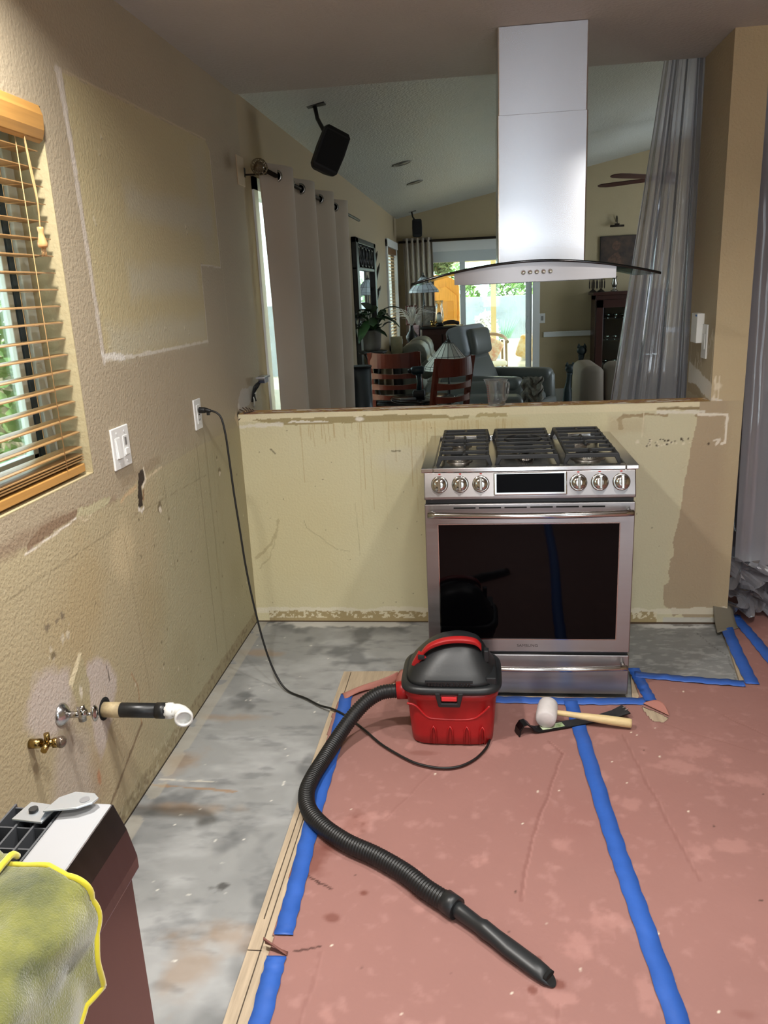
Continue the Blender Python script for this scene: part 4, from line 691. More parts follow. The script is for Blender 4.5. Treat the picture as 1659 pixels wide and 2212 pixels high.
# ================================================================== PIPES
T = thing('drain_pipe', 'black drain pipe with a white elbow sticking out of the left wall', 'pipe', (0, -1.565, .405))
pa = Vector((0, -1.565, .410)); pb = Vector((.135, -1.50, .40))
pv = [np.array(U(px, py, 1, yy)) for px, py, yy in ((226, 1533, -1.56), (360, 1535, -1.56))]
pa, pb = Vector(pv[0]), Vector(pv[1]); pa = pa-(pb-pa)*.18; dr = (pb-pa).normalized()
mb = MB(); mb.cyl(pa, pb, .0215, 28); pm = wb(mb, 'pipe', M('abs_black', (26, 27, 28), .35, var=(30, .3)), T)
mb = MB(); mb.tube([pa+dr*.03, pa+dr*.085], [.0222, .0222], 24); wb(mb, 'paint_smear', M('smear', (196, 178, 136), .6, var=(30, .5), rgb2=(150, 132, 104)), pm)
mb = MB(); mb.cyl(pb-dr*.03, pb+dr*.002, .0232, 24); wb(mb, 'collar', M('abs_black'), pm)
pvc = M('white_pvc', (226, 226, 222), .3)
mb = MB(); mb.lathe([(.0245, 0), (.0245, .016), (.021, .020), (.021, .03)], pb, dr, 8); e0 = pb+dr*.022; out = Vector((.35, -.93, -.05)).normalized()
mb.tube([e0, e0+dr*.012, e0+dr*.022+out*.008, e0+dr*.028+out*.020, e0+dr*.029+out*.030], [.020, .020, .021, .022, .024], 24); mb.lathe([(.024, 0), (.026, .002), (.026, .016), (.019, .016), (.019, -.01), (0, -.01)], e0+dr*.029+out*.028, out, 24)
el = wb(mb, 'elbow', pvc, T); mb = MB(); mb.lathe([(0, 0), (.0175, 0), (.0175, .001), (0, .001)], e0+dr*.029+out*.026, out, 20); wb(mb, 'bore', M('bore_brown', (88, 72, 56), .8), el)
mb = MB(); mb.lathe([(.024, 0), (.034, 0), (.034, .0015), (.024, .0015)], (.0, pa.y+.006, pa.z), (1, 0, 0), 24); tag(mb.build('pipe_hole', M('black_void')), 'dark gap cut in the wall round the black drain pipe', 'hole')
T = thing('chrome_valve', 'chrome shut-off valve with round escutcheon on the left wall', 'valve', (0, -1.772, .51))
c = Vector((0, -1.772, .515)); mb = MB(); mb.lathe([(.031, 0), (.031, .003), (.026, .010), (.016, .018), (.010, .020), (0, .020)], c, (1, 0, 0), 28); wb(mb, 'escutcheon', M('worn_chrome', (196, 196, 198), .22, 1, var=(30, .2)), T)
mb = MB(); mb.cyl(c+Vector((.015, 0, 0)), c+Vector((.060, .012, -.004)), .0085, 16); mb.cyl(c+Vector((.052, .010, -.022)), c+Vector((.052, .010, .024)), .0105, 16); mb.ball(c+Vector((.054, .012, 0)), .014); wb(mb, 'valve_body', chrome, T)
mb = MB(); mb.cyl(c+Vector((.06, .012, -.004)), c+Vector((.078, .018, -.006)), .005, 12); mb.ball(c+Vector((.083, .020, -.006)), .020, sc=(.32, .8, 1.15)); wb(mb, 'handle', chrome, T)
T = thing('brass_valve', 'small brass shut-off valve with a grey knob low on the left wall', 'valve', (0, -1.90, .515))
brass = M('brass', (160, 136, 86), .25, 1); c = Vector((0, -1.922, .522)); mb = MB(); mb.cyl(c, c+Vector((.028, .004, 0)), .012, 14); mb.cyl(c+Vector((.026, .004, 0)), c+Vector((.066, .010, 0)), .0095, 6); mb.cyl(c+Vector((.044, .006, 0)), c+Vector((.044, .006, .026)), .007, 12); mb.cyl(c+Vector((.044, .006, 0)), c+Vector((.046, -.020, -.006)), .008, 12); mb.cyl(c+Vector((.056, .008, 0)), c+Vector((.070, .011, 0)), .013, 6); wb(mb, 'valve_body', brass, T)
mb = MB(); mb.ball(c+Vector((.074, .013, 0)), .0155, sc=(.85, 1, 1)); wb(mb, 'knob', M('knob_grey', (118, 104, 92), .15, .6), T)
# ================================================================== DISHWASHER AND CLOTH
T = thing('dishwasher', 'pulled-out dishwasher with dark steel front and bare plastic top, lower left', 'dishwasher', (.30, -2.9, 0.016))
YW = -2.592; XF = .572
mb = MB(); mb.box((.03, -3.19, .05), (.44, YW-.015, .815)); wb(mb, 'body', M('tub_grey', (60, 60, 62), .5), T)
mb = MB(); mb.box((.505, -3.19, .70), (XF, YW, .862)); wb(mb, 'top_panel', M('panel_grey', (160, 161, 164), .4), T, bev=.004)
stl = M('dark_brushed_steel', (128, 122, 122), .22, 1, aniso=.5, var=(3, .04), stretch=(1, 40, 1))
mb = MB(); mb.loft([[(XF-.02, y, .12), (XF-.02, y, .858), (XF+.001, y, .861), (XF+.016, y, .82), (XF+.026, y, .775), (XF+.026, y, .755), (XF+.012, y, .748), (XF+.012, y, .12)] for y in (-3.19, YW)], smooth=False); wb(mb, 'door', stl, T, bev=.002)
mb = MB(); mb.box((XF-.06, -3.19, .02), (XF-.02, YW, .12)); wb(mb, 'kick_plate', dark, T)
fr = M('frame_plastic', (72, 74, 78), .5); mb = MB(); mb.box((.425, -3.19, .815), (.505, YW-.004, .822))
for x in (.425, .452, .478, .501): mb.box((x, -3.19, .822), (x+.003, YW-.004, .858 if x < .50 else .86))
for k in range(15): mb.box((.425, YW-.010-k*.042, .822), (.50, YW-.0075-k*.042, .855))
wb(mb, 'rib_frame', fr, T)
mb = MB(); mb.prism([(.445, YW-.045), (.492, YW-.05), (.497, YW-.012), (.452, YW-.006)], .861, .8645, 2); mb.prism([(.490, YW-.040), (.535, YW-.030), (.552, YW-.018), (.556, YW-.006), (.545, YW+.004), (.515, YW+.006), (.497, YW-.008)], .872, .875, 2); mb.add([(.488, YW-.046, .8645), (.494, YW-.010, .8645), (.500, YW-.008, .874), (.494, YW-.040, .874)], [(0, 1, 2, 3)])
bk = wb(mb, 'bracket', M('zinc', (206, 214, 220), .25, .7), T, bev=.001); mb = MB(); mb.cyl((.468, YW-.027, .864), (.468, YW-.027, .869), .0065, 14); wb(mb, 'screw', M('cord_black'), bk); mb = MB(); mb.cyl((.538, YW-.012, .8752), (.538, YW-.012, .8756), .007, 16); wb(mb, 'hole', M('panel_grey2', (120, 120, 122), .4), bk)
def fbm1(a, b): return sin(a*1.7+sin(b*1.3))+.5*sin(b*2.1+1.5*sin(a*1.9+b*.6))
cl = M('microfibre', (140, 140, 52), .95, var=(11, .9), rgb2=(76, 82, 46), bump=(420, .8, .002), sheen=.6); cl2 = M('microfibre_hem', (204, 190, 30), .8, sheen=.5, bump=(300, .4, .001))
T = thing('microfibre_cloth', 'dirty yellow microfibre cloth draped over the dishwasher', 'cloth', (.5, -2.9, .87))
def clothfn(a, b):   # a: along the dishwasher (far to near), b: from the back over the top and down the front
    s_ = b*.365; xt = .375; y = -2.705-.045*b-.55*a-.02*sin(b*3)*(1-a)
    if s_ < .19: x = xt+s_; z = .868
    elif s_ < .24: q = (s_-.19)/.05*pi/2; x = xt+.19+.034*sin(q); z = .868-.03*(1-cos(q))
    else: x = xt+.19+.034; z = .838-(s_-.24)
    c = fbm1(a*5+b*2.0, b*6-a*3); e = fbm1(a*13+3, b*12+a*4); f = .007*c+.003*e
    if s_ < .19: z += abs(f)+.004
    else: x += abs(f)*.9+.003
    z -= .015*a*b
    if s_ >= .19: x += .010*abs(sin(a*17+b*5+sin(b*9)))
    else: z += .006*abs(sin(a*14+b*9))
    return (x, y+.012*c*b, z)
mb = MB(); mb.grid(clothfn, 60, 50); wb(mb, 'fabric', cl, T, solid=.003)
E_ = [clothfn(0, b) for b in np.linspace(0, 1, 60)]+[clothfn(a, 1) for a in np.linspace(0, 1, 60)]
mb = MB(); mb.tube([(x+.001, y, z+.001) for x, y, z in E_], .0042, 8); wb(mb, 'hem', cl2, T)
# a second fold of the cloth bunched on top
def fold(a, b): return (.34+.165*a, -2.685-.095*b-.035*a*a, .875+.034*sin(pi*min(1, b*1.05)*.95)*(1-.35*a*a)+.010*fbm1(a*7, b*6)-.012*b*a)
mb = MB(); mb.grid(fold, 30, 30); wb(mb, 'top_fold', cl, T, solid=.003); mb = MB(); mb.tube([fold(1, b) for b in np.linspace(0, 1, 40)]+[fold(a, 1) for a in np.linspace(1, 0, 30)], .0042, 8); wb(mb, 'hem', cl2, T)
# ================================================================== MEASURING CUP
T = thing('measuring_cup', 'clear plastic measuring jug standing on the half wall', 'measuring jug', (1.005, .057, HW+.001))
cupm = glassy('clear_plastic', (232, 234, 234), .10, .06, milky=.05, milk=(210, 212, 214), facing=True)
CX, CY, CZ = U(1073, 876, 1, .057)[0], .057, HW+.0012; T.location.x = CX
mb = MB(); pr = [(.0, .002), (.036, .002), (.038, .006), (.0400, .03), (.0435, .075), (.0465, .108), (.0485, .112), (.0470, .114), (.0445, .108), (.0415, .075), (.038, .03), (.036, .006), (0, .005)]
mb.lathe(pr, (CX, CY, CZ), seg=40)
for i, p in enumerate(mb.v):
    if p[2] > CZ+.095 and p[0] < CX-.030: k = (CX-.030-p[0])/.018; mb.v[i] = (p[0]-.010*k*(1-min(1, abs(p[1]-CY)/.03)), p[1], p[2]+.004*k)
jug = wb(mb, 'jug', cupm, T)
mb = MB(); mb.tube(spline([(CX+.028, CY-.036, CZ+.108), (CX+.050, CY-.052, CZ+.104), (CX+.050, CY-.052, CZ+.08), (CX+.044, CY-.050, CZ+.045), (CX+.034, CY-.040, CZ+.026), (CX+.026, CY-.030, CZ+.03)], 6), .0042, 10); wb(mb, 'handle', cupm, T)
mb = MB()
for k in range(9): mb.bar((CX-.040-.0006*k, CY-.016, CZ+.02+k*.009), (CX-.032-.0006*k, CY-.028, CZ+.02+k*.009), .0006, .0011)
wb(mb, 'scale_marks', M('red_print'), jug)
# ================================================================== PLASTIC SHEETING AND POLE
pl = glassy('poly_sheet', (236, 236, 242), .07, .10, milky=.5, milk=(216, 216, 224), bump=(7, .5, .03, (1, 1, .25)), facing=True)
def drape(top, bot, n, amp, ph, zs=26, yb=0, gather=1.0):
    def fn(a, b):
        t = np.array(top[0])*(1-a)+np.array(top[1])*a; bb = np.array(bot[0])*(1-a)+np.array(bot[1])*a; p = t*(1-b)+bb*b
        am = amp*(.35+.65*b**.7); w_ = sin(a*n*2*pi+ph)+.45*sin(a*n*4.7*pi+ph*2+b*.8)+.2*sin(a*41+b*3)
        return (p[0]+am*.3*cos(a*n*2*pi+ph), p[1]+am*w_*.6+yb*sin(pi*b), p[2])
    return fn
mb = MB(); mb.grid(drape([(1.930, .50, 2.54), (2.10, .46, 2.56)], [(1.66, .55, .30), (2.20, .52, .30)], 4, .055, .6), 150, 50); tag(mb.build('plastic_sheet', pl), 'translucent plastic sheet hanging in folds behind the half wall, left of the pier', 'plastic sheet')
mb = MB(); mb.grid(drape([(2.12, .72, 2.58), (2.30, .70, 2.6)], [(2.10, .85, .2), (2.55, .8, .2)], 3, .05, 2.2), 80, 40); tag(mb.build('plastic_sheet', glassy('poly_sheet_grey', (190, 196, 208), .10, .12, milky=.35, milk=(130, 134, 144), bump=(9, .6, .03, (1, 1, .3)), facing=True)), 'darker second plastic sheet just visible between the pier and the folded sheet', 'plastic sheet')
mb = MB(); mb.grid(drape([(2.225, .10, 2.42), (3.4, .20, 2.42)], [(2.26, .10, .26), (3.5, .15, .26)], 5, .05, 1.0), 120, 50); tag(mb.build('plastic_sheet', pl), 'plastic dust sheet hanging over the doorway right of the pier', 'plastic sheet')
random.seed(3)
def crumple(a, b):
    x = 2.235+.65*a; z = .015+.22*b+.05*sin(a*9); r = .05*sin(a*31+b*13)+.035*sin(a*17-b*29)+.03*sin(b*41+a*7); return (x+.03*sin(b*23+a*11), .02+.10*b+r, z+.02*sin(a*37+b*5))
mb = MB(); mb.grid(crumple, 60, 26, False); tag(mb.build('plastic_bundle', glassy('poly_bundle', (230, 230, 236), .22, .06, milky=.45, milk=(190, 190, 198), facing=True)), 'crumpled bundle of plastic sheeting gathered on the floor right of the pier', 'plastic sheet')
T = thing('zip_pole', 'black telescopic pole leaning behind the doorway plastic right of the pier', 'pole', (2.6, .35, .02))
q0 = Vector(U(1608, 765, 1, .32)); q1 = Vector(U(1668, 985, 1, .32)); dq = (q1-q0); q2 = q1+dq*2.2
mb = MB(); mb.cyl(q0, q0+dq*1.3, .011, 12); wb(mb, 'inner_tube', M('abs_black'), T); mb = MB(); mb.cyl(q0+dq*.55, q0+dq*((q0.z-.02)/(q0.z-q1.z)), .016, 12); wb(mb, 'outer_tube', M('abs_black'), T)
# ================================================================== LIVING ROOM
ZL = -.08
def at(px, py, Y): return Vector(U(px, py, 1, Y))
# left sliding door behind the curtain
T = thing('door_1', None, None, (-.07, 1.9, ZL)); T['kind'] = 'structure'
mb = MB(); mb.box((-.12, .57, ZL), (.012, .64, 2.11)); mb.box((-.12, 3.24, ZL), (-.02, 3.3, 2.11)); mb.box((-.12, .57, 2.05), (.012, 3.3, 2.11)); mb.box((-.1, .57, ZL), (-.02, 3.3, ZL+.05)); mb.box((-.09, 1.9, ZL), (-.05, 1.96, 2.05)); wb(mb, 'door_frame', whitetrim, T)
mb = MB(); mb.box((-.075, .64, ZL+.05), (-.07, 3.24, 2.05)); wb(mb, 'pane', pane, T)
curt = M('curtain_linen', (188, 172, 152), .85, bump=(300, .3, .001), sheen=.3)
T = thing('curtain', 'long beige grommet curtain over the glass door on the left wall', 'curtain', (.10, 1.6, 2.11))
def cfold(xc, amp, y0, y1, n, zt, zb, spread=.0):
    def fn(a, b):
        y = y0+(y1-y0)*a+spread*b*(a-.3); w_ = sin(a*n*2*pi-pi/2); return (xc+amp*(1-.15*b)*w_+.012*sin(a*31+b*3), y+.02*sin(b*4+a*9), zt*(1-b)+zb*b)
    return fn
mb = MB(); mb.grid(cfold(.115, .055, .50, 2.72, 4, 2.165, ZL+.02, .10), 140, 20); cf_ = wb(mb, 'fabric', curt, T, solid=.003)
for k in range(8):
    y = .50+2.22*(k+.5)/8; mb = MB(); mb.lathe([(.021, -.004), (.030, -.004), (.030, .004), (.021, .004), (.021, -.004)], (.112, y, 2.112), (0, 1, .0), 24); wb(mb, 'grommet', M('grommet_steel', (150, 150, 146), .2, 1), cf_)
T = thing('curtain_rod', 'dark curtain rod with a wire ball finial on the left wall', 'curtain rod', (.10, 2, 2.11))
mb = MB(); mb.cyl((.112, .36, 2.112), (.112, 3.5, 2.112), .011, 14); wb(mb, 'rod', M('dark_bronze', (46, 38, 32), .4, .7), T)
mb = MB(); mb.box((0, .435, 2.09), (.008, .455, 2.13)); mb.bar((.0, .445, 2.100), (.112, .445, 2.098), .006, .008); wb(mb, 'bracket', M('dark_bronze'), T)
mb = MB(); fc = Vector((.112, .315, 2.112))
for k in range(6):
    a = pi*k/6; mb.tube([fc+Vector((.036*sin(t)*cos(a), .036*cos(t), .036*sin(t)*sin(a))) for t in np.linspace(0, 2*pi, 25)], .0018, 5)
for q in (-.4, 0, .4): mb.tube([fc+Vector((.036*cos(q*1.2)*cos(t), .036*sin(q*1.2)*1.6, .036*cos(q*1.2)*sin(t))) for t in np.linspace(0, 2*pi, 25)], .0016, 5)
wb(mb, 'finial', M('aged_bronze', (120, 104, 80), .3, .9), T); mb = MB(); mb.ball(fc, .024); wb(mb, 'finial_core', M('amber_glass', (110, 96, 76), .15), T)
# hanging speakers
def speaker(mount, c, w_, h_, dpt, rz, rx, label):
    T = thing('speaker', label, 'speaker', mount, 0, 'ceiling speakers'); mount = Vector(mount); c = Vector(c)
    mb = MB(); mb.bar(mount+Vector((-.055, 0, -.002)), mount+Vector((.055, 0, .012)), .06, .008); mb.tube([mount, mount+Vector((.01, 0, -.06)), c+Vector((-.02, .0, h_*.45)), c+Vector((-.02, dpt*.2, h_*.2))], .011, 10); wb(mb, 'bracket', M('speaker_bracket', (34, 32, 30), .4), T)
    mb = MB(); poly = [(-w_*.5, -dpt*.5), (w_*.5, -dpt*.5), (w_*.5, -dpt*.1), (w_*.28, dpt*.5), (-w_*.28, dpt*.5), (-w_*.5, -dpt*.1)]; R_ = Euler((rx[0], rx[1], rz)).to_matrix()
    mb.loft([[c+R_ @ Vector((x*s_, y*s_, z*h_)) for x, y in poly] for z, s_ in ((-.5, .78), (-.42, .95), (0, 1), (.42, .95), (.5, .78))], smooth=False); wb(mb, 'cabinet', M('speaker_black', (9, 9, 10), .6), T, bev=.004)
    mb = MB(); mb.loft([[c+R_ @ Vector((x, -dpt*.52-dd, z)) for x, z in ((-w_*.42, -h_*.38), (w_*.42, -h_*.38), (w_*.42, h_*.38), (-w_*.42, h_*.38))] for dd in (0, .006)], smooth=False); wb(mb, 'grille', M('grille_cloth', (14, 14, 15), .9), T)
speaker((.25, 1.056, 2.498), at(710, 326, 1.0), .15, .225, .13, .5, (.15, .42), 'black loudspeaker hanging from the vaulted ceiling nearest the half wall')
speaker((.25, 7.50, 2.498), at(900, 493, 7.42), .125, .22, .12, .25, (0, 0), 'small black loudspeaker hanging at the far end of the living room')
for i, (x, y) in enumerate(((.48, 3.61), (.489, 4.92))):
    T = thing('recessed_light', ('unlit recessed light in the sloped ceiling, nearer one of two', 'unlit recessed light in the sloped ceiling, farther one of two')[i], 'ceiling light', (x, y, vz(x)), 0, 'recessed ceiling lights'); n_ = Vector((.196, 0, -.98))
    mb = MB(); mb.lathe([(.06, .002), (.085, .002), (.082, .007), (.066, .006), (.06, .002)], (x, y, vz(x)), n_, 28); wb(mb, 'trim_ring', M('ring_grey', (120, 118, 112), .4), T); mb = MB(); mb.lathe([(0, .001), (.062, .001), (.062, .003), (0, .003)], (x, y, vz(x)), n_, 24); wb(mb, 'lamp_face', M('lamp_dim', (58, 56, 52), .3), T)
# mirror and metal wall art
bkw = M('black_wood', (22, 19, 18), .4); T = thing('wall_mirror', 'tall black framed mirror with a fretwork top on the left wall', 'mirror', (0, 4.35, 1.3))
ya, yb, za, zb = 3.72, 5.10, .62, 2.0
mb = MB()
for a_, b_ in (((0, ya, za), (.045, ya+.14, zb)), ((0, yb-.14, za), (.045, yb, zb)), ((0, ya, za), (.045, yb, za+.08)), ((0, ya, zb-.05), (.045, yb, zb)), ((0, ya, zb-.28), (.04, yb, zb-.25))): mb.box(a_, b_)
wb(mb, 'frame', bkw, T, bev=.006)
mb = MB()
for k in range(5):
    yc = ya+.22+k*.235; mb.tube([(.025, yc+.09*cos(t)*(1+.4*sin(2*t)), zb-.155+.085*sin(t)) for t in np.linspace(0, 2*pi, 17)], .010, 6); mb.tube([(.025, yc-.1, zb-.24), (.03, yc, zb-.15), (.025, yc+.1, zb-.06)], .008, 6)
wb(mb, 'fretwork', bkw, T); mb = MB(); mb.box((.006, ya+.10, zb-.28), (.012, yb-.1, zb-.03)); wb(mb, 'top_panel', M('grey_panel', (84, 84, 82), .5), T)
mb = MB(); mb.box((.006, ya+.13, za+.07), (.016, yb-.13, zb-.275)); wb(mb, 'mirror_glass', M('mirror', (225, 230, 230), .02, 1), T)
T = thing('wall_art', 'slim dark metal blades mounted on the left wall beyond the mirror', 'wall art', (.03, 5.8, 1.6))
for (p, q) in (((815, 542), (806, 583)), ((820, 568), (807, 628)), ((822, 617), (812, 655)), ((818, 622), (815, 650))):
    a = Vector(U(*p, 0, .03)); b = Vector(U(*q, 0, .03)); mb = MB(); mb.tube([a, a.lerp(b, .2), a.lerp(b, .75), b], [.002, .014, .016, .003], 6); wb(mb, 'blade', M('art_metal', (40, 34, 30), .4, .6), T)
# far left window with blind
T = thing('window_2', None, None, (-.06, 7.1, .86)); T['kind'] = 'structure'
mb = MB(); mb.box((-.02, 6.44, .80), (.02, 6.54, 2.12)); mb.box((-.02, 7.60, .80), (.02, 7.69, 2.12)); mb.box((-.02, 6.44, 2.04), (.03, 7.69, 2.13)); mb.box((-.02, 6.44, .80), (.05, 7.69, .87)); mb.box((-.11, 6.52, .86), (-.06, 6.58, 2.05)); mb.box((-.11, 7.56, .86), (-.06, 7.62, 2.05)); mb.box((-.11, 6.52, 1.98), (-.06, 7.62, 2.05)); wb(mb, 'window_frame', whitetrim, T)
mb = MB(); mb.box((-.09, 6.58, .88), (-.085, 7.56, 2.0)); wb(mb, 'pane', pane, T)
T = thing('window_blind', 'pale wood slat blind in the far left living room window', 'blind', (-.03, 7.1, 2.0))
mb = MB(); mb.box((-.05, 6.55, 1.97), (.012, 7.6, 2.035)); wb(mb, 'valance', M('walnut_blind', (120, 84, 52), .4), T)
sl = MB(); sl.box((-.048, 6.56, 0), (-.002, 7.59, .003)); s0 = None
for k in range(25):
    z = 1.94-.042*k
    if s0 is None: s0 = wb(sl, 'slat', M('slat_pale', (206, 176, 140), .4), T); s0.location.z = z
    else: s1 = s0.copy(); COL.objects.link(s1); s1.location.z = z
# far sliding door
T = thing('door_2', None, None, (1.1, YF, ZL)); T['kind'] = 'structure'; g = YF
vin = M('door_vinyl', (198, 204, 206), .4)
mb = MB(); mb.box((DX0-.02, g-.02, 2.0), (DX1+.09, g+.02, 2.13)); mb.box((DX1-.02, g-.02, ZL), (DX1+.075, g+.02, 2.1)); mb.box((DX0-.09, g-.02, ZL), (DX0+.02, g+.02, 2.1)); wb(mb, 'casing', whitetrim, T, bev=.004)
mb = MB(); mb.box((DX0, g+.02, 1.86), (DX1, g+.10, 2.06)); mb.box((DX0, g+.02, ZL), (DX1, g+.1, ZL+.04)); mb.box((.85, g+.03, ZL), (.925, g+.07, 2.0)); mb.box((DX0, g+.03, ZL), (DX0+.06, g+.07, 2.0)); mb.box((1.745, g+.01, ZL), (1.83, g+.06, 2.0)); wb(mb, 'door_frame', vin, T, bev=.003)
mb = MB(); mb.box((.925, g+.04, ZL), (1.745, g+.044, 1.9)); wb(mb, 'pane', pane, T); mb = MB(); mb.box((DX0+.06, g+.05, ZL), (.85, g+.054, 1.9)); wb(mb, 'pane', pane, T)
mb = MB(); mb.tube(spline([(1.775, g-.0, 1.09), (1.755, g-.045, 1.06), (1.745, g-.05, .98), (1.755, g-.045, .90), (1.775, g-.0, .87)], 6), .008, 8); wb(mb, 'door_handle', M('handle_grey', (170, 176, 178), .4), T)
T = thing('curtain_rod', 'dark curtain rod above the far sliding door', 'curtain rod', (1, YF-.09, 2.14))
mb = MB(); mb.cyl((.03, YF-.09, 2.145), (2.0, YF-.09, 2.145), .016, 12); wb(mb, 'rod', M('dark_bronze'), T); mb = MB(); [mb.bar((x, YF, 2.145), (x, YF-.09, 2.145), .02, .02) for x in (.06, 1.95)]; wb(mb, 'bracket', M('dark_bronze'), T)
mb = MB(); mb.grid(lambda a, b: (.09+.40*a+.01*sin(b*5), YF-.09+.040*sin(a*5.5*2*pi)*(1-.1*b), 2.19*(1-b)+(ZL+.02)*b), 110, 16); tag(mb.build('curtain', M('curtain_grey', (176, 166, 152), .85, sheen=.3), solid=.003), 'gathered grey beige curtain left of the far sliding door', 'curtain')
T = thing('light_switch', 'white switch plate on the far wall right of the sliding door', 'light switch', (1.99, YF, 1.08))
mb = MB(); mb.box((1.93, YF-.008, .995), (2.01, YF, 1.125)); wb(mb, 'plate', wp, T, bev=.002); mb = MB(); mb.box((1.955, YF-.013, 1.03), (1.985, YF-.006, 1.09)); wb(mb, 'rocker', M('switch_grey', (150, 148, 144), .4), T)
# display cabinet and what stands on it
mah = M('mahogany', (52, 26, 20), .32, var=(6, .2), stretch=(12, 12, 1)); T = thing('display_cabinet', 'dark wooden display cabinet with a glass door against the far wall', 'cabinet', (3.05, 7.65, ZL))
cx0, cx1, cy0, cy1 = 2.60, 3.55, 7.42, 7.86
mb = MB(); mb.box((cx0+.02, cy0+.02, ZL), (cx0+.06, cy1, 1.34)); mb.box((cx1-.06, cy0+.02, ZL), (cx1-.02, cy1, 1.34)); mb.box((cx0+.02, cy1-.02, ZL), (cx1-.02, cy1, 1.34)); mb.box((cx0+.02, cy0+.02, ZL), (cx1-.02, cy1, .1)); mb.box((cx0+.02, cy0+.01, 1.28), (cx1-.02, cy1, 1.34)); mb.box((cx0-.02, cy0-.03, 1.34), (cx1+.02, cy1, 1.38)); wb(mb, 'body', mah, T, bev=.005)
for z in (.42, .74, 1.02): mb = MB(); mb.box((cx0+.06, cy0+.05, z), (cx1-.06, cy1-.02, z+.015)); wb(mb, 'shelf', mah, T)
mb = MB(); mb.box((cx0+.03, cy0-.004, .08), (cx0+.12, cy0+.02, 1.28)); mb.box((cx1-.12, cy0-.004, .08), (cx1-.03, cy0+.02, 1.28)); mb.box((cx0+.03, cy0-.004, 1.18), (cx1-.03, cy0+.02, 1.28)); mb.box((cx0+.03, cy0-.004, .08), (cx1-.03, cy0+.02, .20)); dr_ = wb(mb, 'door', mah, T, bev=.004); mb = MB(); mb.box((cx0+.12, cy0+.005, .2), (cx1-.12, cy0+.009, 1.18)); wb(mb, 'glass', pane, dr_)
bowlm = M('silver_bowl', (200, 200, 204), .12, 1); b0 = None
for k, (x, z) in enumerate(((2.80, 1.036), (2.90, 1.036), (3.0, 1.036), (3.10, 1.036), (2.80, .756), (2.90, .756), (3.02, .756), (3.12, .756), (2.78, .436), (2.9, .436), (3.02, .436))):
    if b0 is None:
        mb = MB(); mb.lathe([(.014, 0), (.016, .004), (.008, .014), (.03, .03), (.042, .06), (.040, .06), (.028, .032), (0, .022)], (0, 0, 0), seg=16); b0 = mb.build('glass_bowl', bowlm); o = b0
    else: o = b0.copy(); COL.objects.link(o)
    o.location = (x, 7.60, z); tag(o, 'small silvery glass bowl, %s on the %s shelf of the display cabinet' % ({2.8: 'leftmost', 2.78: 'leftmost', 2.9: 'second from left', 3.0: 'third from left', 3.02: 'third from left', 3.10: 'rightmost', 3.12: 'rightmost'}[x], {1.036: 'top', .756: 'middle', .436: 'bottom'}[z]), 'bowl', 'glassware on the %s cabinet shelf' % {1.036: 'top', .756: 'middle', .436: 'bottom'}[z])
for i, px in enumerate((1281, 1298)):
    c = at(px, 627, 7.6); T = thing('candle_stand', ('dark hanging drop candle stand on the cabinet, the left one', 'dark hanging drop candle stand on the cabinet, the right one')[i], 'candle holder', (c.x, 7.6, 1.38), 0, 'candle stands on the cabinet')
    mb = MB(); mb.lathe([(.05, 0), (.05, .006), (.012, .035), (.006, .05), (.006, .17)], (c.x, 7.6, 1.381), seg=14); mb.bar((c.x-.05, 7.6, 1.54), (c.x+.05, 7.6, 1.54), .008, .008); wb(mb, 'stand', M('dark_bronze'), T)
    for dx in (-.045, -.015, .015, .045): mb = MB(); mb.tube([(c.x+dx, 7.6, 1.54), (c.x+dx, 7.6, 1.50), (c.x+dx, 7.6, 1.44), (c.x+dx, 7.6, 1.42)], [.002, .008, .008, .002], 8); wb(mb, 'drop', M('dark_bronze'), T)
c = at(1327, 627, 7.6); mb = MB(); mb.lathe([(.05, 0), (.05, .01), (.012, .03), (.03, .06), (.04, .10), (.025, .15), (.035, .19), (.03, .19), (0, .10)], (c.x, 7.6, 1.381), seg=20); tag(mb.build('metal_vase', M('pewter', (150, 146, 140), .25, .9)), 'small pewter vase on top of the display cabinet', 'vase')
T = thing('framed_painting', 'dark painting of a seated figure on the far wall', 'painting', (2.95, YF, 1.9))
mb = MB(); mb.box((2.72, YF-.035, 1.66), (3.19, YF, 2.085)); wb(mb, 'frame', M('canvas_edge', (34, 26, 22), .6), T)
pa_ = MB(); pa_.box((2.727, YF-.038, 1.668), (3.183, YF-.034, 2.078)); wb(pa_, 'canvas', M('dark_oils', (40, 32, 30), .5, var=(9, .9), rgb2=(82, 62, 48)), T)
mb = MB(); n_ = 16; mb.add([(2.93+.055*cos(2*pi*k/n_), YF-.0385, 1.96+.06*sin(2*pi*k/n_)) for k in range(n_)], [tuple(range(n_))]); mb.add([(2.80, YF-.0385, 1.70), (3.05, YF-.0385, 1.70), (3.0, YF-.0385, 1.80), (2.95, YF-.0385, 1.88), (2.90, YF-.0385, 1.86), (2.83, YF-.0385, 1.80)], [tuple(range(6))]); wb(mb, 'painted_figure', M('painted_skin', (112, 82, 62), .6, var=(20, .8), rgb2=(56, 40, 34)), T)
T = thing('picture_light', 'dark picture light on the wall above the painting', 'light', (2.92, YF, 2.24))
mb = MB(); mb.cyl((2.83, YF-.09, 2.205), (3.01, YF-.09, 2.205), .014, 12); mb.box((2.89, YF-.10, 2.21), (2.95, YF-.05, 2.235)); wb(mb, 'lamp_tube', M('dark_bronze'), T); mb = MB(); mb.tube(spline([(2.92, YF, 2.26), (2.92, YF-.04, 2.33), (2.92, YF-.09, 2.30), (2.92, YF-.09, 2.22)], 5), .006, 8); wb(mb, 'arm', M('dark_bronze'), T)
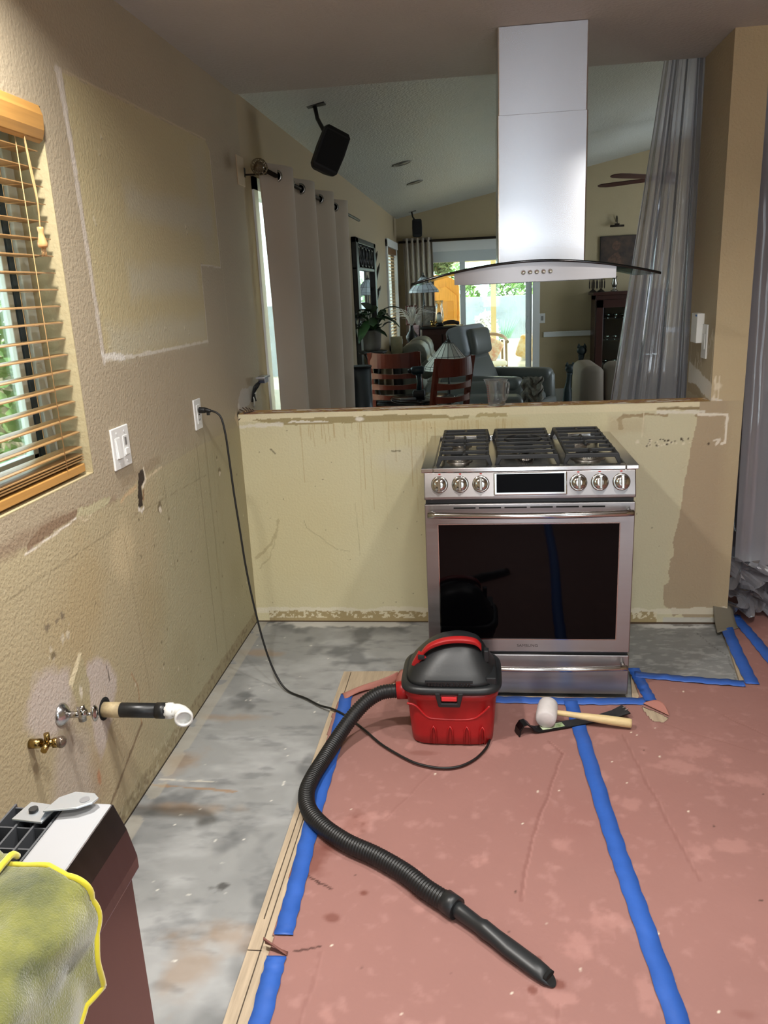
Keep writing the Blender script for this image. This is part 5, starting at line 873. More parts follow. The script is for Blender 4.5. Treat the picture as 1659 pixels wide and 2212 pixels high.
T = thing('ceiling_fan', 'dark red-brown ceiling fan partly behind the folded plastic sheet', 'ceiling fan', (0, 0, 0))
fc = at(1442, 384, 5.2); T.location = fc; T.rotation_euler = (0, 0, 0)
mb = MB(); mb.lathe([(0, -.06), (.07, -.05), (.09, 0), (.06, .05), (.015, .06), (.015, vz(fc.x)-fc.z)], fc, seg=20); wb(mb, 'motor', M('dark_bronze'), T)
for k in range(5):
    a = rad(144+72*k); d_ = Vector((cos(a), sin(a), 0)); e_ = Vector((-sin(a), cos(a), .18)); mb = MB(); mb.loft([[fc+d_*r-e_*h, fc+d_*r+e_*h, fc+d_*r+e_*h+Vector((0, 0, .007)), fc+d_*r-e_*h+Vector((0, 0, .007))] for r, h in ((.12, .03), (.2, .05), (.58, .062), (.69, .055), (.74, .03), (.75, .01))], smooth=False); wb(mb, 'blade', M('fan_blade', (66, 32, 28), .4), T)
# cat statues
def cat(x, y, h, label):
    T = thing('cat_statue', label, 'statue', (x, y, ZL), 0, 'carved wooden cats'); m = M('teal_carving', (18, 34, 38), .45); s_ = h
    mb = MB(); mb.loft([[(x+r*cos(2*pi*k/14)+dx, y+r*.8*sin(2*pi*k/14), ZL+z*h) for k in range(14)] for z, r, dx in ((0, .075, 0), (.02, .078, 0), (.12, .07, 0), (.3, .062, 0), (.42, .048, 0), (.55, .036, .01), (.72, .034, .02), (.78, .045, .022))]); wb(mb, 'body', m, T)
    hz = ZL+h*.78+.055; mb = MB(); mb.ball((x+.025, y-.01, hz), .062, sc=(1.05, .8, 1)); wb(mb, 'head', m, T)
    for s2 in (-1, 1): mb = MB(); mb.lathe([(.030, 0), (.016, .035), (0, .062)], (x+.025+s2*.038, y-.01, hz+.035), seg=10); wb(mb, 'ear', m, T)
cat(2.45, 7.6, .84, 'taller blue-green wooden cat statue by the far wall'); cat(2.285, 7.46, .55, 'shorter blue-green wooden cat statue by the far wall')
# seating
lea = M('grey_leather', (104, 108, 106), .42, bump=(60, .3, .003)); lea2 = M('beige_upholstery', (128, 116, 104), .7)
def pad(mb, c, s_, r=.05, rot=(0, 0, 0), n=6, puff=.0):
    R_ = Euler(rot).to_matrix(); hx, hy, hz = [v/2 for v in s_]; r = min(r, hx*.98, hy*.98, hz*.98); rings = []
    for t in [-pi/2+pi*k/8 for k in range(9)]:
        rings.append([Vector(c)+R_ @ Vector((x, y, (hz-r)*(1 if t > 0 else -1)*(0 if abs(t) < 1e-6 else 1)+r*sin(t))) for x, y, _ in rrect(0, 0, hx-r+r*cos(t), hy-r+r*cos(t), max(r*cos(t), .002), 0, 4)])
    mb.loft(rings); return mb
T = thing('recliner', 'grey leather recliner facing right before the far sliding door', 'armchair', (1.25, 4.9, ZL))
mb = MB(); pad(mb, (1.35, 4.9, .12), (.80, .95, .36), .06); wb(mb, 'base', lea, T)
mb = MB(); pad(mb, (1.42, 4.9, .36), (.62, .62, .20), .07); wb(mb, 'seat', lea, T)
bk_ = (0, rad(-24), 0); mb = MB(); pad(mb, (1.07, 4.9, .62), (.20, .66, .66), .08, bk_); 
for k in range(5): pad(mb, (1.165-.028*k, 4.9, .50+.075*k), (.08, .46, .085), .035, bk_)
wb(mb, 'backrest', lea, T)
hr = M('pale_leather', (158, 166, 174), .45, bump=(60, .3, .003)); mb = MB(); pad(mb, (.96, 4.9, .985), (.22, .62, .32), .07, (0, rad(-14), 0)); h_ = wb(mb, 'headrest', hr, T); mb = MB(); pad(mb, (1.08, 4.90, .98), (.13, .44, .27), .055, (0, rad(-10), 0)); wb(mb, 'head_pillow', lea, h_)
for y in (4.46, 5.34): mb = MB(); pad(mb, (1.36, y, .38), (.80, .17, .52), .08); pad(mb, (1.30, y, .60), (.86, .20, .14), .065); wb(mb, 'armrest', lea, T)
mb = MB(); pad(mb, (1.79, 4.9, .22), (.10, .62, .36), .045); wb(mb, 'footrest', lea, T); T.rotation_euler = (0, 0, rad(-24))
tmb = MB(); tmb.grid(lambda a, b: (1.50+.19*a+.01*sin(b*40), 4.12+.0*a-.02*sin(pi*a)+.022*sin(b*34+3*sin(a*7))-.03*b, .69-.62*b+.03*sin(a*8)*b), 30, 70); tag(tmb.build('throw_blanket', M('ruffled_throw', (92, 88, 80), .9, var=(22, .8), rgb2=(150, 144, 132), bump=(60, 1, .01)), solid=.012), 'ruffled grey throw blanket hanging over the recliner arm', 'blanket')
T = thing('reclining_sofa', 'grey leather sofa section with a centre console near the lamp', 'sofa', (1.0, 3.9, ZL))
mb = MB(); pad(mb, (.98, 3.85, .16), (1.0, .75, .42), .06); wb(mb, 'base', lea, T)
mb = MB(); pad(mb, (1.18, 3.75, .50), (.62, .30, .16), .06, (0, rad(2), 0)); wb(mb, 'armrest', lea, T); mb = MB(); pad(mb, (.92, 4.12, .56), (.66, .22, .20), .08); wb(mb, 'armrest', lea, T)
mb = MB(); pad(mb, (1.0, 3.55, .42), (.5, .22, .12), .05); wb(mb, 'seat', lea, T)
tmb = MB(); tmb.grid(lambda a, b: (.72+.42*a, 3.46+.20*b, .50+.02*sin(a*22+b*9)+.015*sin(b*31)), 40, 24); tag(tmb.build('throw_blanket', M('ruffled_throw'), solid=.01), 'grey throw blanket bunched on the sofa console', 'blanket')
T = thing('sofa', 'pale grey leather sofa along the left wall with two rolled headrests', 'sofa', (.45, 5.7, ZL))
mb = MB(); pad(mb, (.50, 5.80, .15), (.85, 1.56, .42), .06); wb(mb, 'base', lea, T)
sg = M('sage_leather', (128, 130, 120), .45, bump=(60, .3, .003))
for i, y in enumerate((5.38, 6.18)):
    mb = MB(); pad(mb, (.36, y, .58), (.26, .74, .60), .1, (0, rad(-12), 0)); b_ = wb(mb, 'backrest', sg, T); mb = MB(); pad(mb, (.40+.0*i, y, .83), (.30, .72, .28), .12, (0, rad(-10), 0)); pad(mb, (.52, y, .70), (.14, .66, .22), .06, (0, rad(-20), 0)); wb(mb, 'headrest', sg, b_)
    mb = MB(); pad(mb, (.62, y, .40), (.55, .78, .18), .07); wb(mb, 'seat', sg, T)
T = thing('loveseat', 'beige upholstered sofa seen side on before the display cabinet', 'sofa', (2.35, 5.4, ZL))
lx = at(1250, 820, 5.4).x; mb = MB(); pad(mb, (lx+.75, 5.6, .10), (1.5, .85, .36), .05); wb(mb, 'base', lea2, T); mb = MB(); pad(mb, (lx+.12, 5.6, .30), (.26, .88, .72), .10); wb(mb, 'armrest', lea2, T); mb = MB(); pad(mb, (lx+.85, 5.35, .46), (1.2, .22, .46), .08); wb(mb, 'backrest', lea2, T)
# counter chairs, table, what lies on it
wd = M('cherry_wood', (104, 42, 26), .32, var=(5, .15), stretch=(8, 8, 1))
def chair(name_label, x, y, rz, W_=.40, top=1.02):
    T = thing('dining_chair', name_label, 'chair', (0, 0, 0), 0, 'cherry ladder back chairs'); H_ = top-ZL; s0_ = H_-.44
    for sx in (-1, 1):
        mb = MB(); mb.loft([[(sx*W_/2+dx, yy+dy, z) for dx, dy in ((-.017, -.014), (.017, -.014), (.017, .014), (-.017, .014))] for yy, z in ((-.0, 0), (.02, s0_*.5), (.0, s0_), (-.03, s0_+.2), (-.085, H_))], smooth=False); wb(mb, 'leg', wd, T)
        mb = MB(); mb.loft([[(sx*W_/2*.95+dx, .38+dy, z) for dx, dy in ((-.016, -.016), (.016, -.016), (.016, .016), (-.016, .016))] for z in (0, s0_)], smooth=False); wb(mb, 'leg', wd, T)
    def rail(z0, z1, yb, nm):
        mb = MB(); mb.loft([[(W_/2*t, yb-.045*(1-t*t)+dy, z+ (.014*(abs(t)**2) if z == z1 else 0)) for dy, z in ((-.009, z0), (.009, z0), (.009, z1), (-.009, z1))] for t in np.linspace(-1, 1, 13)], smooth=False); wb(mb, nm, wd, T)
    rail(H_-.125, H_-.01, -.075, 'top_rail'); rail(H_-.21, H_-.175, -.058, 'back_slat'); rail(H_-.30, H_-.265, -.042, 'back_slat'); rail(H_-.385, H_-.35, -.032, 'back_slat')
    mb = MB(); mb.box((-W_/2-.005, -.0, s0_-.05), (W_/2+.005, .40, s0_-.005)); wb(mb, 'seat_frame', wd, T); mb = MB(); pad(mb, (0, .20, s0_+.015), (W_+.01, .41, .05), .024); wb(mb, 'seat', M('black_leather', (20, 19, 19), .25), T)
    mb = MB(); mb.bar((-W_/2, .01, .3), (W_/2, .01, .3), .02, .03); mb.bar((-W_/2, .38, .3), (W_/2, .38, .3), .02, .03); wb(mb, 'stretcher', wd, T)
    T.location = (x, y, ZL); T.rotation_euler = (0, 0, rz); return T
c1 = at(853, 800, 2.9); chair('cherry ladder back dining chair, left one, nearer the curtain', c1.x, 3.02, rad(-6), .40, at(853, 764, 2.8).z)
c2 = at(961, 800, 2.0); chair('cherry ladder back dining chair, right one, turned beside the cordless drill', c2.x+.02, 1.92, rad(42), .30, at(961, 768, 2.0).z)
tb = at(905, 862, 2.5); T = thing('round_table', 'dark round glossy table behind the half wall', 'table', (tb.x+.02, 2.55, ZL)); tx, ty, tz = tb.x+.02, 2.62, tb.z
mb = MB(); mb.lathe([(0, -.025), (.235, -.025), (.25, -.015), (.25, -.004), (.24, 0), (0, 0)], (tx, ty, tz), seg=44); wb(mb, 'tabletop', M('black_lacquer', (24, 18, 18), .15), T); mb = MB(); mb.lathe([(.2, 0), (.2, .02), (.04, .06), (.035, tz-ZL-.08), (.12, tz-ZL-.025)], (tx, ty, ZL), seg=20); wb(mb, 'pedestal', M('black_lacquer'), T)
p = at(885, 868, 2.5); mb = MB(); mb.box((p.x-.07, 2.45, tz+.0005), (p.x+.05, 2.53, tz+.010), rz=.1); tag(mb.build('tablet', M('silver_case', (120, 124, 130), .3, .6), bev=.003), 'thin silver device lying on the dark round table', 'tablet')
T = thing('cordless_drill', 'dark blue-green cordless drill standing on the round table', 'drill', (at(905, 860, 2.48).x, 2.55, tz)); gx = at(905, 860, 2.55).x; teal = M('drill_teal', (20, 44, 54), .4)
mb = MB(); pad(mb, (gx+.0, 2.58, tz+.032), (.095, .10, .055), .014); wb(mb, 'battery', M('drill_black', (24, 26, 30), .5), T); mb = MB(); mb.tube([(gx+.0, 2.58, tz+.05), (gx+.005, 2.58, tz+.12), (gx+.0, 2.58, tz+.19)], [.022, .019, .023], 12); wb(mb, 'grip', teal, T)
mb = MB(); mb.tube([(gx-.055, 2.575, tz+.205), (gx-.04, 2.576, tz+.207), (gx+.03, 2.58, tz+.21), (gx+.045, 2.58, tz+.21)], [.024, .032, .032, .024], 16); wb(mb, 'motor_housing', teal, T); mb = MB(); mb.tube([(gx-.055, 2.575, tz+.205), (gx-.08, 2.573, tz+.204)], [.02, .014], 14); wb(mb, 'chuck', M('drill_black'), T)
q = at(779, 790, 2.75); T = thing('trash_can', 'tall black metal waste bin beside the curtain', 'waste bin', (q.x, 2.75, ZL))
mb = MB(); mb.cyl((q.x, 2.75, ZL), (q.x, 2.75, q.z-.012), .082, 32); wb(mb, 'body', M('bin_metal', (96, 104, 112), .3, .7), T); mb = MB(); mb.cyl((q.x, 2.75, q.z-.014), (q.x, 2.75, q.z), .086, 32); wb(mb, 'lid', M('cord_black'), T)
# tiffany lamps
opal = M('opal_glass', (188, 186, 178), .35, trans=0); lead = M('lead_line', (26, 24, 24), .4)
def lamp_t(x, y, ztop, zbot, r, zbase, label, shade=opal):
    T = thing('table_lamp', label, 'lamp', (x, y, zbase), 0, 'stained glass table lamps'); N_ = 16; prof = [(.16*r, ztop), (.20*r, ztop-.02*(ztop-zbot)), (.62*r, ztop-.5*(ztop-zbot)), (.95*r, ztop-.84*(ztop-zbot)), (1.0*r, zbot)]
    mb = MB(); mb.loft([[(x+q_*cos(2*pi*k/N_), y+q_*sin(2*pi*k/N_), z) for k in range(N_)] for q_, z in prof], caps=False, smooth=False); s_ = wb(mb, 'lamp_shade', shade, T, solid=.002)
    mb = MB()
    for k in range(N_): mb.tube([(x+(q_+.001)*cos(2*pi*k/N_), y+(q_+.001)*sin(2*pi*k/N_), z) for q_, z in prof], .0022, 5, False)
    for q_, z in prof[1:]: mb.tube([(x+(q_+.001)*cos(2*pi*k/N_), y+(q_+.001)*sin(2*pi*k/N_), z) for k in range(N_+1)], .0022, 5, False)
    q_, z = (prof[3][0]+prof[4][0])/2, (prof[3][1]+prof[4][1])/2; mb.tube([(x+(q_+.001)*cos(2*pi*k/N_), y+(q_+.001)*sin(2*pi*k/N_), z) for k in range(N_+1)], .0018, 5, False); wb(mb, 'leading', lead, s_)
    h = ztop-zbot; mb = MB(); mb.lathe([(.17*r, ztop), (.10*r, ztop+.08*h), (.03*r, ztop+.14*h), (.05*r, ztop+.2*h), (.012*r, ztop+.32*h), (0, ztop+.36*h)], (x, y, 0), seg=16); wb(mb, 'finial', lead, T)
    mb = MB(); mb.lathe([(.5*r, 0), (.5*r, .012), (.12*r, .04), (.07*r, .1), (.10*r, (ztop-zbase)*.35), (.04*r, (ztop-zbase)*.6), (.03*r, ztop-zbase)], (x, y, zbase), seg=18); wb(mb, 'base', lead, T); return T
a = at(968, 740, 3.3); b = at(968, 802, 3.3); wl = (at(1023, 795, 3.3)-at(915, 795, 3.3)).length/2; mb = MB(); 
lamp_t(a.x, 3.3, a.z, b.z+.015, wl, .30, 'stained glass lamp with white panels behind the dining chairs')
T = thing('side_table', 'small dark side table under the nearer stained glass lamp', 'table', (a.x, 3.3, ZL)); mb = MB(); mb.box((a.x-.18, 3.14, .275), (a.x+.22, 3.42, .299)); wb(mb, 'tabletop', bkw, T); 
for sx in (-.16, .17):
    for sy in (-.14, .08): mb = MB(); mb.box((a.x+sx, 3.3+sy, ZL), (a.x+sx+.03, 3.33+sy, .276)); wb(mb, 'leg', bkw, T)
# sideboard in the far corner with its things
T = thing('sideboard', 'dark wood sideboard in the far left corner by the sliding door', 'cabinet', (.62, 7.25, ZL)); sx0, sx1 = at(912, 720, 7.0).x, at(999, 720, 7.0).x; sz = at(955, 705, 7.0).z
mb = MB(); mb.box((sx0, 7.0, ZL), (sx1, 7.4, sz-.03)); wb(mb, 'body', mah, T, bev=.004); mb = MB(); mb.box((sx0-.02, 6.98, sz-.03), (sx1+.02, 7.42, sz)); wb(mb, 'top', bkw, T, bev=.006)
for i in (0, 1): xm = (sx0+sx1)/2; xa = sx0+.02 if i == 0 else xm+.01; xb = xm-.01 if i == 0 else sx1-.02; mb = MB(); mb.box((xa, 6.985, .05), (xb, 7.0, sz-.10)); d_ = wb(mb, 'door', mah, T, bev=.004); mb = MB(); mb.ball((xm+(-.03 if i == 0 else .03), 6.975, .55), .012); wb(mb, 'knob', brass, d_)
T = thing('drawer_chest', 'pale pink drawer chest left of the dark sideboard', 'drawers', (.2, 7.3, ZL)); hx0, hx1, hz = at(884, 715, 7.1).x, at(909, 715, 7.1).x, at(895, 703, 7.1).z
mb = MB(); mb.box((hx0, 7.1, ZL), (hx1-.02, 7.45, hz)); wb(mb, 'body', M('pale_pink', (196, 170, 176), .5), T, bev=.003)
for k in range(5): mb = MB(); mb.box((hx0+.01, 7.09, hz-.045-.05*k), (hx1-.03, 7.10, hz-.01-.05*k)); wb(mb, 'drawer', M('pale_pink2', (176, 150, 158), .5), T, bev=.002)
def on(px, Y): return at(px, 700, Y).x
def frame(x, y, z, w_, h_, rz, tilt, m, pic, label):
    T = thing('photo_frame', label, 'photo frame', (x, y, z), rz, None); mb = MB(); mb.box((-w_/2, -.01, 0), (w_/2, .012, h_)); o = mb.build('frame', m, T, bev=.003); o.rotation_euler = (tilt, 0, 0); mb = MB(); mb.box((-w_/2+.018, -.0125, .018), (w_/2-.018, -.0095, h_-.018)); p_ = mb.build('picture', pic, T); p_.rotation_euler = (tilt, 0, 0)
pic1 = M('photo_print', (30, 30, 32), .3, var=(25, .9), rgb2=(120, 112, 104)); pic2 = M('photo_print_light', (210, 206, 202), .3, var=(22, .9), rgb2=(60, 40, 38))
frame(on(926, 7.1), 7.12, sz+.003, .155, .26, rad(-14), rad(-14), M('frame_brown', (60, 40, 24), .35), pic1, 'dark photo frame leaning back on the sideboard beside the glass chimney'); frame(on(905, 7.15), 7.16, sz+.003, .08, .15, rad(8), rad(-6), M('frame_pewter', (150, 146, 140), .4), pic2, 'small pale photo frame at the left end of the sideboard')
frame(on(889, 7.15), 7.2, hz+.003, .15, .25, rad(10), rad(-8), M('frame_red', (90, 44, 36), .4), pic2, 'tall red brown photo frame on the pale chest')
gx_ = on(949, 7.15); T = thing('hurricane_lamp', 'clear glass chimney over a white candle on the sideboard', 'candle lamp', (gx_, 7.15, sz+.001)); mb = MB(); mb.lathe([(.055, 0), (.055, .03), (.035, .045), (0, .045)], (gx_, 7.15, sz+.001), seg=20); wb(mb, 'base', bkw, T); mb = MB(); mb.lathe([(.05, .045), (.062, .12), (.05, .21), (.046, .27), (.058, .32), (.060, .32)], (gx_, 7.15, sz+.001), seg=24); wb(mb, 'glass_chimney', glassy('chimney_glass', (240, 246, 246), .12, .03), T); mb = MB(); mb.cyl((gx_, 7.15, sz+.046), (gx_, 7.15, sz+.15), .035, 18); wb(mb, 'candle', M('candle_wax', (226, 222, 212), .5), T); mb = MB(); mb.ball((gx_, 7.15, sz+.155), .026, sc=(1, 1, .8)); wb(mb, 'candle_tip', M('cord_black'), T)
fx = on(936, 7.05); T = thing('brass_figurine', 'small polished brass figurine before the dark photo frame', 'figurine', (fx, 7.03, sz)); mb = MB(); mb.ball((fx, 7.03, sz+.03), .028, sc=(1.2, .8, .9)); mb.ball((fx-.02, 7.03, sz+.065), .018); mb.tube([(fx+.01, 7.03, sz+.04), (fx+.05, 7.03, sz+.07), (fx+.045, 7.03, sz+.04)], .008, 8); mb.box((fx-.035, 7.01, sz+.001), (fx+.045, 7.05, sz+.012)); wb(mb, 'body', brass, T)
kx = on(974, 7.1); mb = MB(); mb.tube(spline([(kx-.10, 7.06, sz+.03), (kx-.04, 7.07, sz+.045), (kx+.04, 7.08, sz+.045), (kx+.11, 7.09, sz+.025)], 5), [.012]+[.024]*4+[.028]*6+[.024]*4+[.012], 10); tag(mb.build('leather_pouch', M('brown_leather', (46, 32, 26), .35)), 'dark leather pouch lying at the right end of the sideboard', 'pouch'); mb = MB(); mb.box((kx-.08, 7.0, sz+.0005), (kx+.07, 7.16, sz+.008)); tag(mb.build('notebook', M('cream_paper', (196, 178, 140), .6)), 'thin cream notebook under the leather pouch', 'notebook')
lx_ = on(917, 7.3); a = at(917, 598, 7.25); b = at(917, 632, 7.25); lamp_t(lx_, 7.33, a.z, b.z, (at(950, 625, 7.25)-at(884, 625, 7.25)).length/2, sz+.001, 'stained glass lamp with pale blue panels on the sideboard', M('blue_opal', (190, 200, 212), .35))
vx = on(889, 6.75); T = thing('grass_vase', 'dark vase of white feather grass beside the sideboard', 'vase', (vx, 6.75, ZL)); vz0 = at(889, 738, 6.75).z; mb = MB(); mb.lathe([(.05, ZL-vz0), (.05, 0), (.075, .04), (.075, .07), (.03, .14), (.02, .19), (.026, .20)], (vx, 6.75, vz0), seg=20); wb(mb, 'vase', bkw, T)
mb = MB(); random.seed(11)
for k in range(34): a_ = random.uniform(-1.3, 1.3); h = random.uniform(.15, .32); mb.tube([(vx, 6.75, vz0+.18), (vx+.4*h*sin(a_), 6.75+random.uniform(-.04, .04), vz0+.18+h*.7), (vx+h*sin(a_), 6.75+random.uniform(-.06, .06), vz0+.18+h*cos(a_*.8))], [.0015, .004, .001], 5)
tag(wb(mb, 'feather_grass', M('white_grass', (224, 220, 214), .7), T), kind='stuff')
q = at(865, 748, 5.2); mb = MB(); mb.cyl((q.x-.02, 5.0, at(865, 772, 5.0).z), (q.x-.02, 5.0, at(865, 727, 5.0).z), .062, 28); cz0 = at(865, 772, 5.0).z; T = thing('pillar_candle', 'thick cream pillar candle on a dark stand beside the rolled headrests', 'candle', (q.x-.02, 5.0, ZL)); wb(mb, 'candle', M('cream_wax', (186, 176, 140), .5, var=(14, .15)), T); mb = MB(); mb.cyl((q.x-.02, 5.0, ZL), (q.x-.02, 5.0, cz0-.001), .05, 16); wb(mb, 'stand', bkw, T)
# potted plant by the mirror
q = at(805, 758, 3.5); T = thing('potted_plant', 'leafy green plant in a grey pot before the mirror', 'plant', (q.x, 3.5, q.z)); mb = MB(); mb.lathe([(0, 0), (.06, 0), (.075, .03), (.085, .17), (.09, .18), (.075, .18), (0, .16)], (q.x, 3.5, q.z), seg=24); wb(mb, 'pot', M('pot_grey', (84, 78, 74), .6), T)
leafm = M('dark_leaf', (34, 54, 26), .35, var=(12, .35)); random.seed(5); L0 = None
for k in range(34):
    a_ = 2*pi*k*.618; el_ = random.uniform(-.6, 1.2); ln = random.uniform(.10, .17); o_ = Vector((q.x+.10*cos(a_)*random.uniform(.2, 1.3), 3.5+.10*sin(a_), q.z+.18+random.uniform(0, .18))); d_ = Vector((cos(a_)*cos(el_), sin(a_)*cos(el_)*.7, sin(el_))).normalized(); s_ = d_.cross(Vector((0, 0, 1))).normalized()
    mb = MB(); mb.loft([[o_+d_*ln*t*1.1-s_*w_*ln+Vector((0, 0, -.5*ln*t*t)), o_+d_*ln*t*1.1+Vector((0, 0, -.5*ln*t*t-.008)), o_+d_*ln*t*1.1+s_*w_*ln+Vector((0, 0, -.5*ln*t*t))] for t, w_ in ((0, .03), (.15, .25), (.4, .36), (.7, .26), (.9, .1), (1, .01))], caps=False, close=False); mb.tube([(q.x, 3.5, q.z+.15), o_], .003, 5); mb.v = [(max(v_[0], .055), v_[1], v_[2]) for v_ in mb.v]; wb(mb, 'leaf', leafm, T)
T2 = thing('plant_stand', 'black metal plant stand under the potted plant', 'plant stand', (q.x, 3.5, ZL)); mb = MB(); mb.lathe([(0, -.02), (.12, -.02), (.13, 0), (.12, -.005), (0, -.008)], (q.x, 3.5, q.z), seg=28); wb(mb, 'dish', lead, T2)
for k in range(3): a_ = 2*pi*k/3+.4; mb = MB(); mb.tube(spline([(q.x+.10*cos(a_), 3.5+.10*sin(a_), q.z-.02), (q.x+.04*cos(a_), 3.5+.04*sin(a_), q.z-.3), (q.x+.13*cos(a_), 3.5+.13*sin(a_), ZL)], 6), .008, 8); wb(mb, 'leg', lead, T2)
# ================================================================== OUTSIDE
grass = M('lawn', (110, 120, 70), .9, var=(3, .3)); stucco = M('garden_stucco', (196, 180, 156), .8, var=(4, .1), bump=(30, .6, .01))
mb = MB(); mb.box((-12, -12, -.25), (-.2, 30, -.15)); struct(mb, 'ground_side', M('side_gravel', (170, 160, 146), .9, var=(4, .15)))
mb = MB(); mb.box((-.2, 8.04, -.2), (12, 30, -.1)); struct(mb, 'ground_patio', M('patio_stone', (214, 196, 160), .8, var=(3, .1)))
mb = MB(); mb.box((-3.3, -9.1, -.2), (-3.1, 6, 1.25)); tag(mb.build('garden_wall', stucco), 'beige stucco garden wall outside the kitchen window', 'wall')
mb = MB(); mb.box((-6, -9.4, -.2), (9, -9.2, 2.6)); tag(mb.build('garden_wall', M('rear_reflection_grey', (176, 178, 182), .9)), 'unseen pale grey wall added outside the back of the kitchen for the steel to reflect', 'wall')  # unseen wall, added to tone down what the hood steel mirrors
mb = MB(); mb.box((-5, 13.2, -.2), (9, 13.4, 1.30)); tag(mb.build('garden_wall', M('block_wall', (150, 160, 172), .85, var=(3, .15), bump=(12, .6, .02))), 'grey block garden wall behind the patio', 'wall')
def shrub(name, c, r, n, m, label, cat='shrub', sc=(1, 1, 1), seed=1):
    rnd = random.Random(seed); mb = MB()
    for k in range(n):
        u_ = rnd.uniform(-1, 1); t = rnd.uniform(0, 2*pi); rr_ = r*rnd.uniform(.55, 1)**.5; s_ = sqrt(1-u_*u_); p = Vector((c[0]+rr_*s_*cos(t)*sc[0], c[1]+rr_*s_*sin(t)*sc[1], c[2]+rr_*u_*sc[2])); d_ = Vector((rnd.uniform(-1, 1), rnd.uniform(-1, 1), rnd.uniform(-1, 1))).normalized(); e_ = d_.orthogonal().normalized(); l = rnd.uniform(.05, .10)
        mb.add([p-d_*l, p+e_*l*.45, p+d_*l, p-e_*l*.45], [(0, 1, 2, 3)])
    return tag(mb.build(name, m), label, cat)
gl = M('sunlit_leaves', (104, 138, 70), .6, var=(2, .5)); 
for k, (x, y) in enumerate(((-.75, 14.3), (.55, 14.2), (1.85, 14.3), (3.15, 14.3))): shrub('shrub', (x, y, .95), .9, 1500, gl, ['green shrub above the patio wall, first from the left', 'green shrub above the patio wall, second from the left', 'green shrub above the patio wall, third from the left', 'green shrub above the patio wall, rightmost'][k], sc=(.70, .6, 1.18), seed=k)
for k, (x, y) in enumerate(((-4.4, -3.2), (-4.4, -1.0), (-4.4, 1.2))): shrub('shrub', (x, y, .95), 1.08, 1500, gl, ['green shrub outside the kitchen window, nearest the camera', 'green shrub outside the kitchen window, middle one', 'green shrub outside the kitchen window, farthest one'][k], sc=(.6, 1, .8), seed=k+9)
for k, (x, y) in enumerate(((-2.2, 2.9), (-3.2, 7.65))): shrub('shrub', (x, y, .82), .98, 1400, gl, ['low green shrub outside the curtained glass door', 'low green shrub outside the far left window'][k], seed=k+19)
T = thing('patio_cover', 'cream patio cover roof with a front beam', 'patio cover', (1.5, 9.6, 2.5)); cream = M('cream_paint', (226, 218, 178), .6)
mb = MB(); mb.box((-1.5, 8.06, 2.42), (5, 11.2, 2.5)); wb(mb, 'roof', cream, T); mb = MB(); mb.box((-1.5, 11.0, 1.93), (5, 11.12, 2.42)); wb(mb, 'beam', cream, T); px_ = at(1066, 660, 11.05).x
for x in (px_, 4.2): mb = MB(); mb.box((x-.045, 11.01, -.1), (x+.045, 11.11, 1.93)); wb(mb, 'post', cream, T)
pine = M('golden_pine', (226, 156, 66), .4, var=(5, .15), stretch=(10, 10, 1)); T = thing('pine_armoire', 'golden pine armoire with arched doors on the patio', 'armoire', (.35, 10.3, -.1)); ax1 = at(992, 640, 10.0).x; ax0 = ax1-.80; azt = at(940, 583, 10).z
mb = MB(); mb.prism([(ax0, -.1), (ax1, -.1), (ax1, azt-.30)]+[(ax0+.4+.4*cos(t), azt-.30+.22*sin(t)) for t in np.linspace(.1, pi-.1, 14)]+[(ax0, azt-.30)], 10.0, 10.45, 1); wb(mb, 'body', pine, T, bev=.01)
for i in (0, 1):
    xa = ax0+.04+i*.37; xb = xa+.35; mb = MB(); mb.prism([(xa, .95), (xb, .95), (xb, azt-.42+(.0 if i else .12)), ((xa+xb)/2, azt-.27), (xa, azt-.42+(.12 if i else 0))], 9.975, 10.0, 1); d_ = wb(mb, 'door', pine, T, bev=.006); mb = MB(); mb.box((xa+.06, 9.965, 1.02), (xb-.06, 9.978, azt-.50)); wb(mb, 'panel', M('pine_panel', (206, 138, 56), .4), d_, bev=.008); mb = MB(); mb.cyl((xb-.02 if i == 0 else xa+.02, 9.955, 1.2), (xb-.02 if i == 0 else xa+.02, 9.955, 1.28), .01, 8); wb(mb, 'latch', lead, d_)
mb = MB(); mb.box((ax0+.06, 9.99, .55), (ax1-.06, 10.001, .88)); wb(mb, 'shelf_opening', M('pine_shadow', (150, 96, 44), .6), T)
shrub('trailing_plant', (at(955, 568, 10.2).x, 10.2, azt+.10), .15, 260, M('pale_leaves', (120, 140, 104), .6, var=(6, .5)), 'bushy grey green plant on top of the pine armoire', 'plant', seed=33)
T = thing('patio_chair', 'pale wooden patio armchair with a curved back', 'chair', (1.35, 10.3, -.1)); pw_ = M('weathered_wood', (150, 130, 110), .6); hx = at(1062, 740, 10.2).x
mb = MB(); mb.tube(spline([(hx-.32, 10.2, .62), (hx-.2, 10.42, .70), (hx+.02, 10.48, .72), (hx+.2, 10.38, .68), (hx+.26, 10.15, .60)], 6), .028, 10); wb(mb, 'back_rail', pw_, T)
for sx, sy in ((-.3, 10.2), (.24, 10.15), (-.18, 10.42), (.18, 10.4)): mb = MB(); mb.tube([(hx+sx, sy, .62), (hx+sx*1.02, sy, .25), (hx+sx*1.08, sy, -.1)], .020, 8); wb(mb, 'leg', pw_, T)
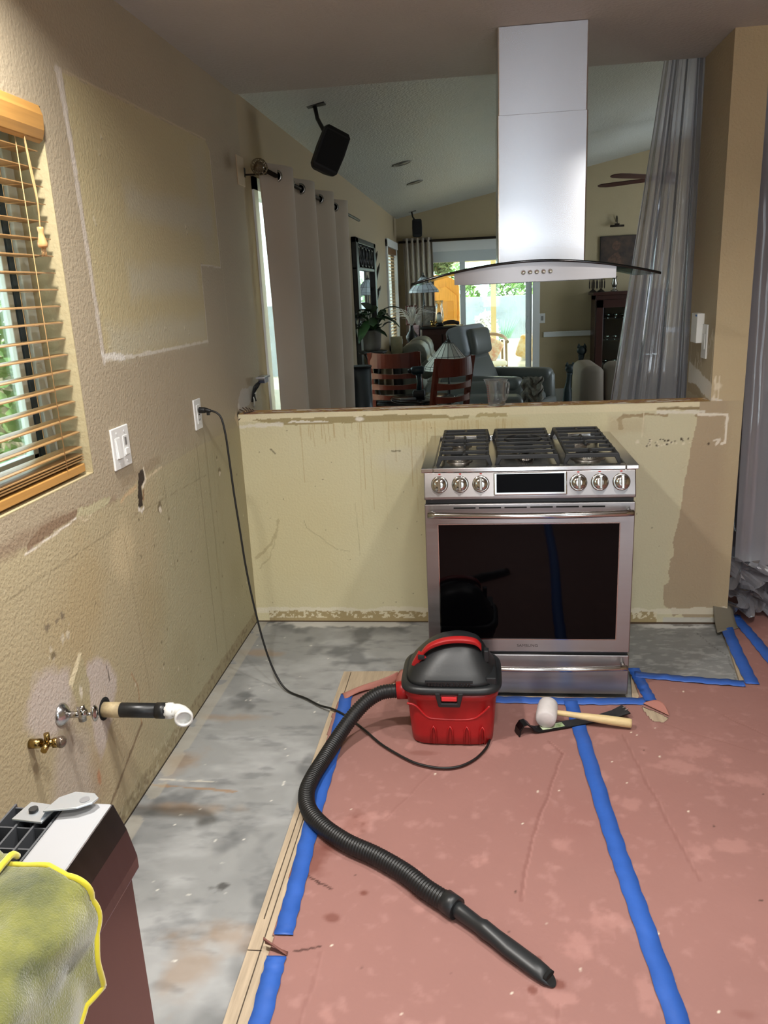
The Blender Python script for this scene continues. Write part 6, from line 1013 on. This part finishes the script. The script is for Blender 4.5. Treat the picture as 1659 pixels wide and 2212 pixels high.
mb = MB(); pad(mb, (hx-.03, 10.25, .26), (.56, .50, .08), .03); wb(mb, 'seat', M('white_cushion', (232, 230, 224), .8), T)
mb = MB(); pad(mb, (hx-.05, 10.12, .50), (.40, .12, .40), .055, (rad(-14), 0, rad(0)) if 0 else (rad(12), rad(28), 0)); tag(mb.build('throw_cushion', M('tropical_print', (228, 220, 200), .8, var=(16, .9), rgb2=(206, 130, 104))), 'white cushion with coral and teal leaf print on the patio chair', 'cushion')
fx = at(1050, 690, 11.6).x; shrub('white_flowers', (fx, 12.2, .62), .38, 900, M('white_petals', (240, 240, 240), .7), 'white flowering plant beyond the patio post', 'plant', sc=(.6, .5, 1.1), seed=41)
gx2 = at(1088, 700, 12.4).x; mb = MB()
for k in range(26): a_ = 2*pi*k/26; mb.tube([(gx2, 12.75, 0), (gx2+.12*cos(a_), 12.75+.1*sin(a_), .5), (gx2+.32*cos(a_), 12.75+.25*sin(a_), .85)], [.012, .018, .002], 5)
tag(mb.build('agave', M('agave_leaf', (120, 160, 140), .5)), 'spiky agave plant before the patio garden wall', 'plant')
mb = MB(); mb.box((1.5, 11.9, -.1), (2.05, 12.15, .52)); tag(mb.build('planter_box', M('white_planter', (232, 230, 226), .6), bev=.01), 'white planter box beyond the patio chair', 'planter')
yx = at(1130, 740, 9.6).x; T = thing('patio_bench', 'white patio seat with a yellow patterned cushion at the door', 'chair', (yx+.2, 10.1, -.1)); mb = MB(); pad(mb, (yx+.25, 10.2, .2), (.6, .5, .12), .04); pad(mb, (yx+.28, 10.45, .45), (.56, .12, .50), .05); wb(mb, 'seat', M('white_cushion'), T)
for sx in (0, .5): mb = MB(); mb.box((yx+sx, 10.0, -.1), (yx+sx+.05, 10.05, .15)); wb(mb, 'leg', pw_, T)
mb = MB(); pad(mb, (yx+.12, 10.28, .48), (.36, .12, .36), .05, (rad(-14), rad(18), 0)); tag(mb.build('throw_cushion', M('yellow_print', (232, 226, 206), .8, var=(8, .9), rgb2=(214, 160, 30))), 'yellow and white patterned cushion on the patio seat', 'cushion')
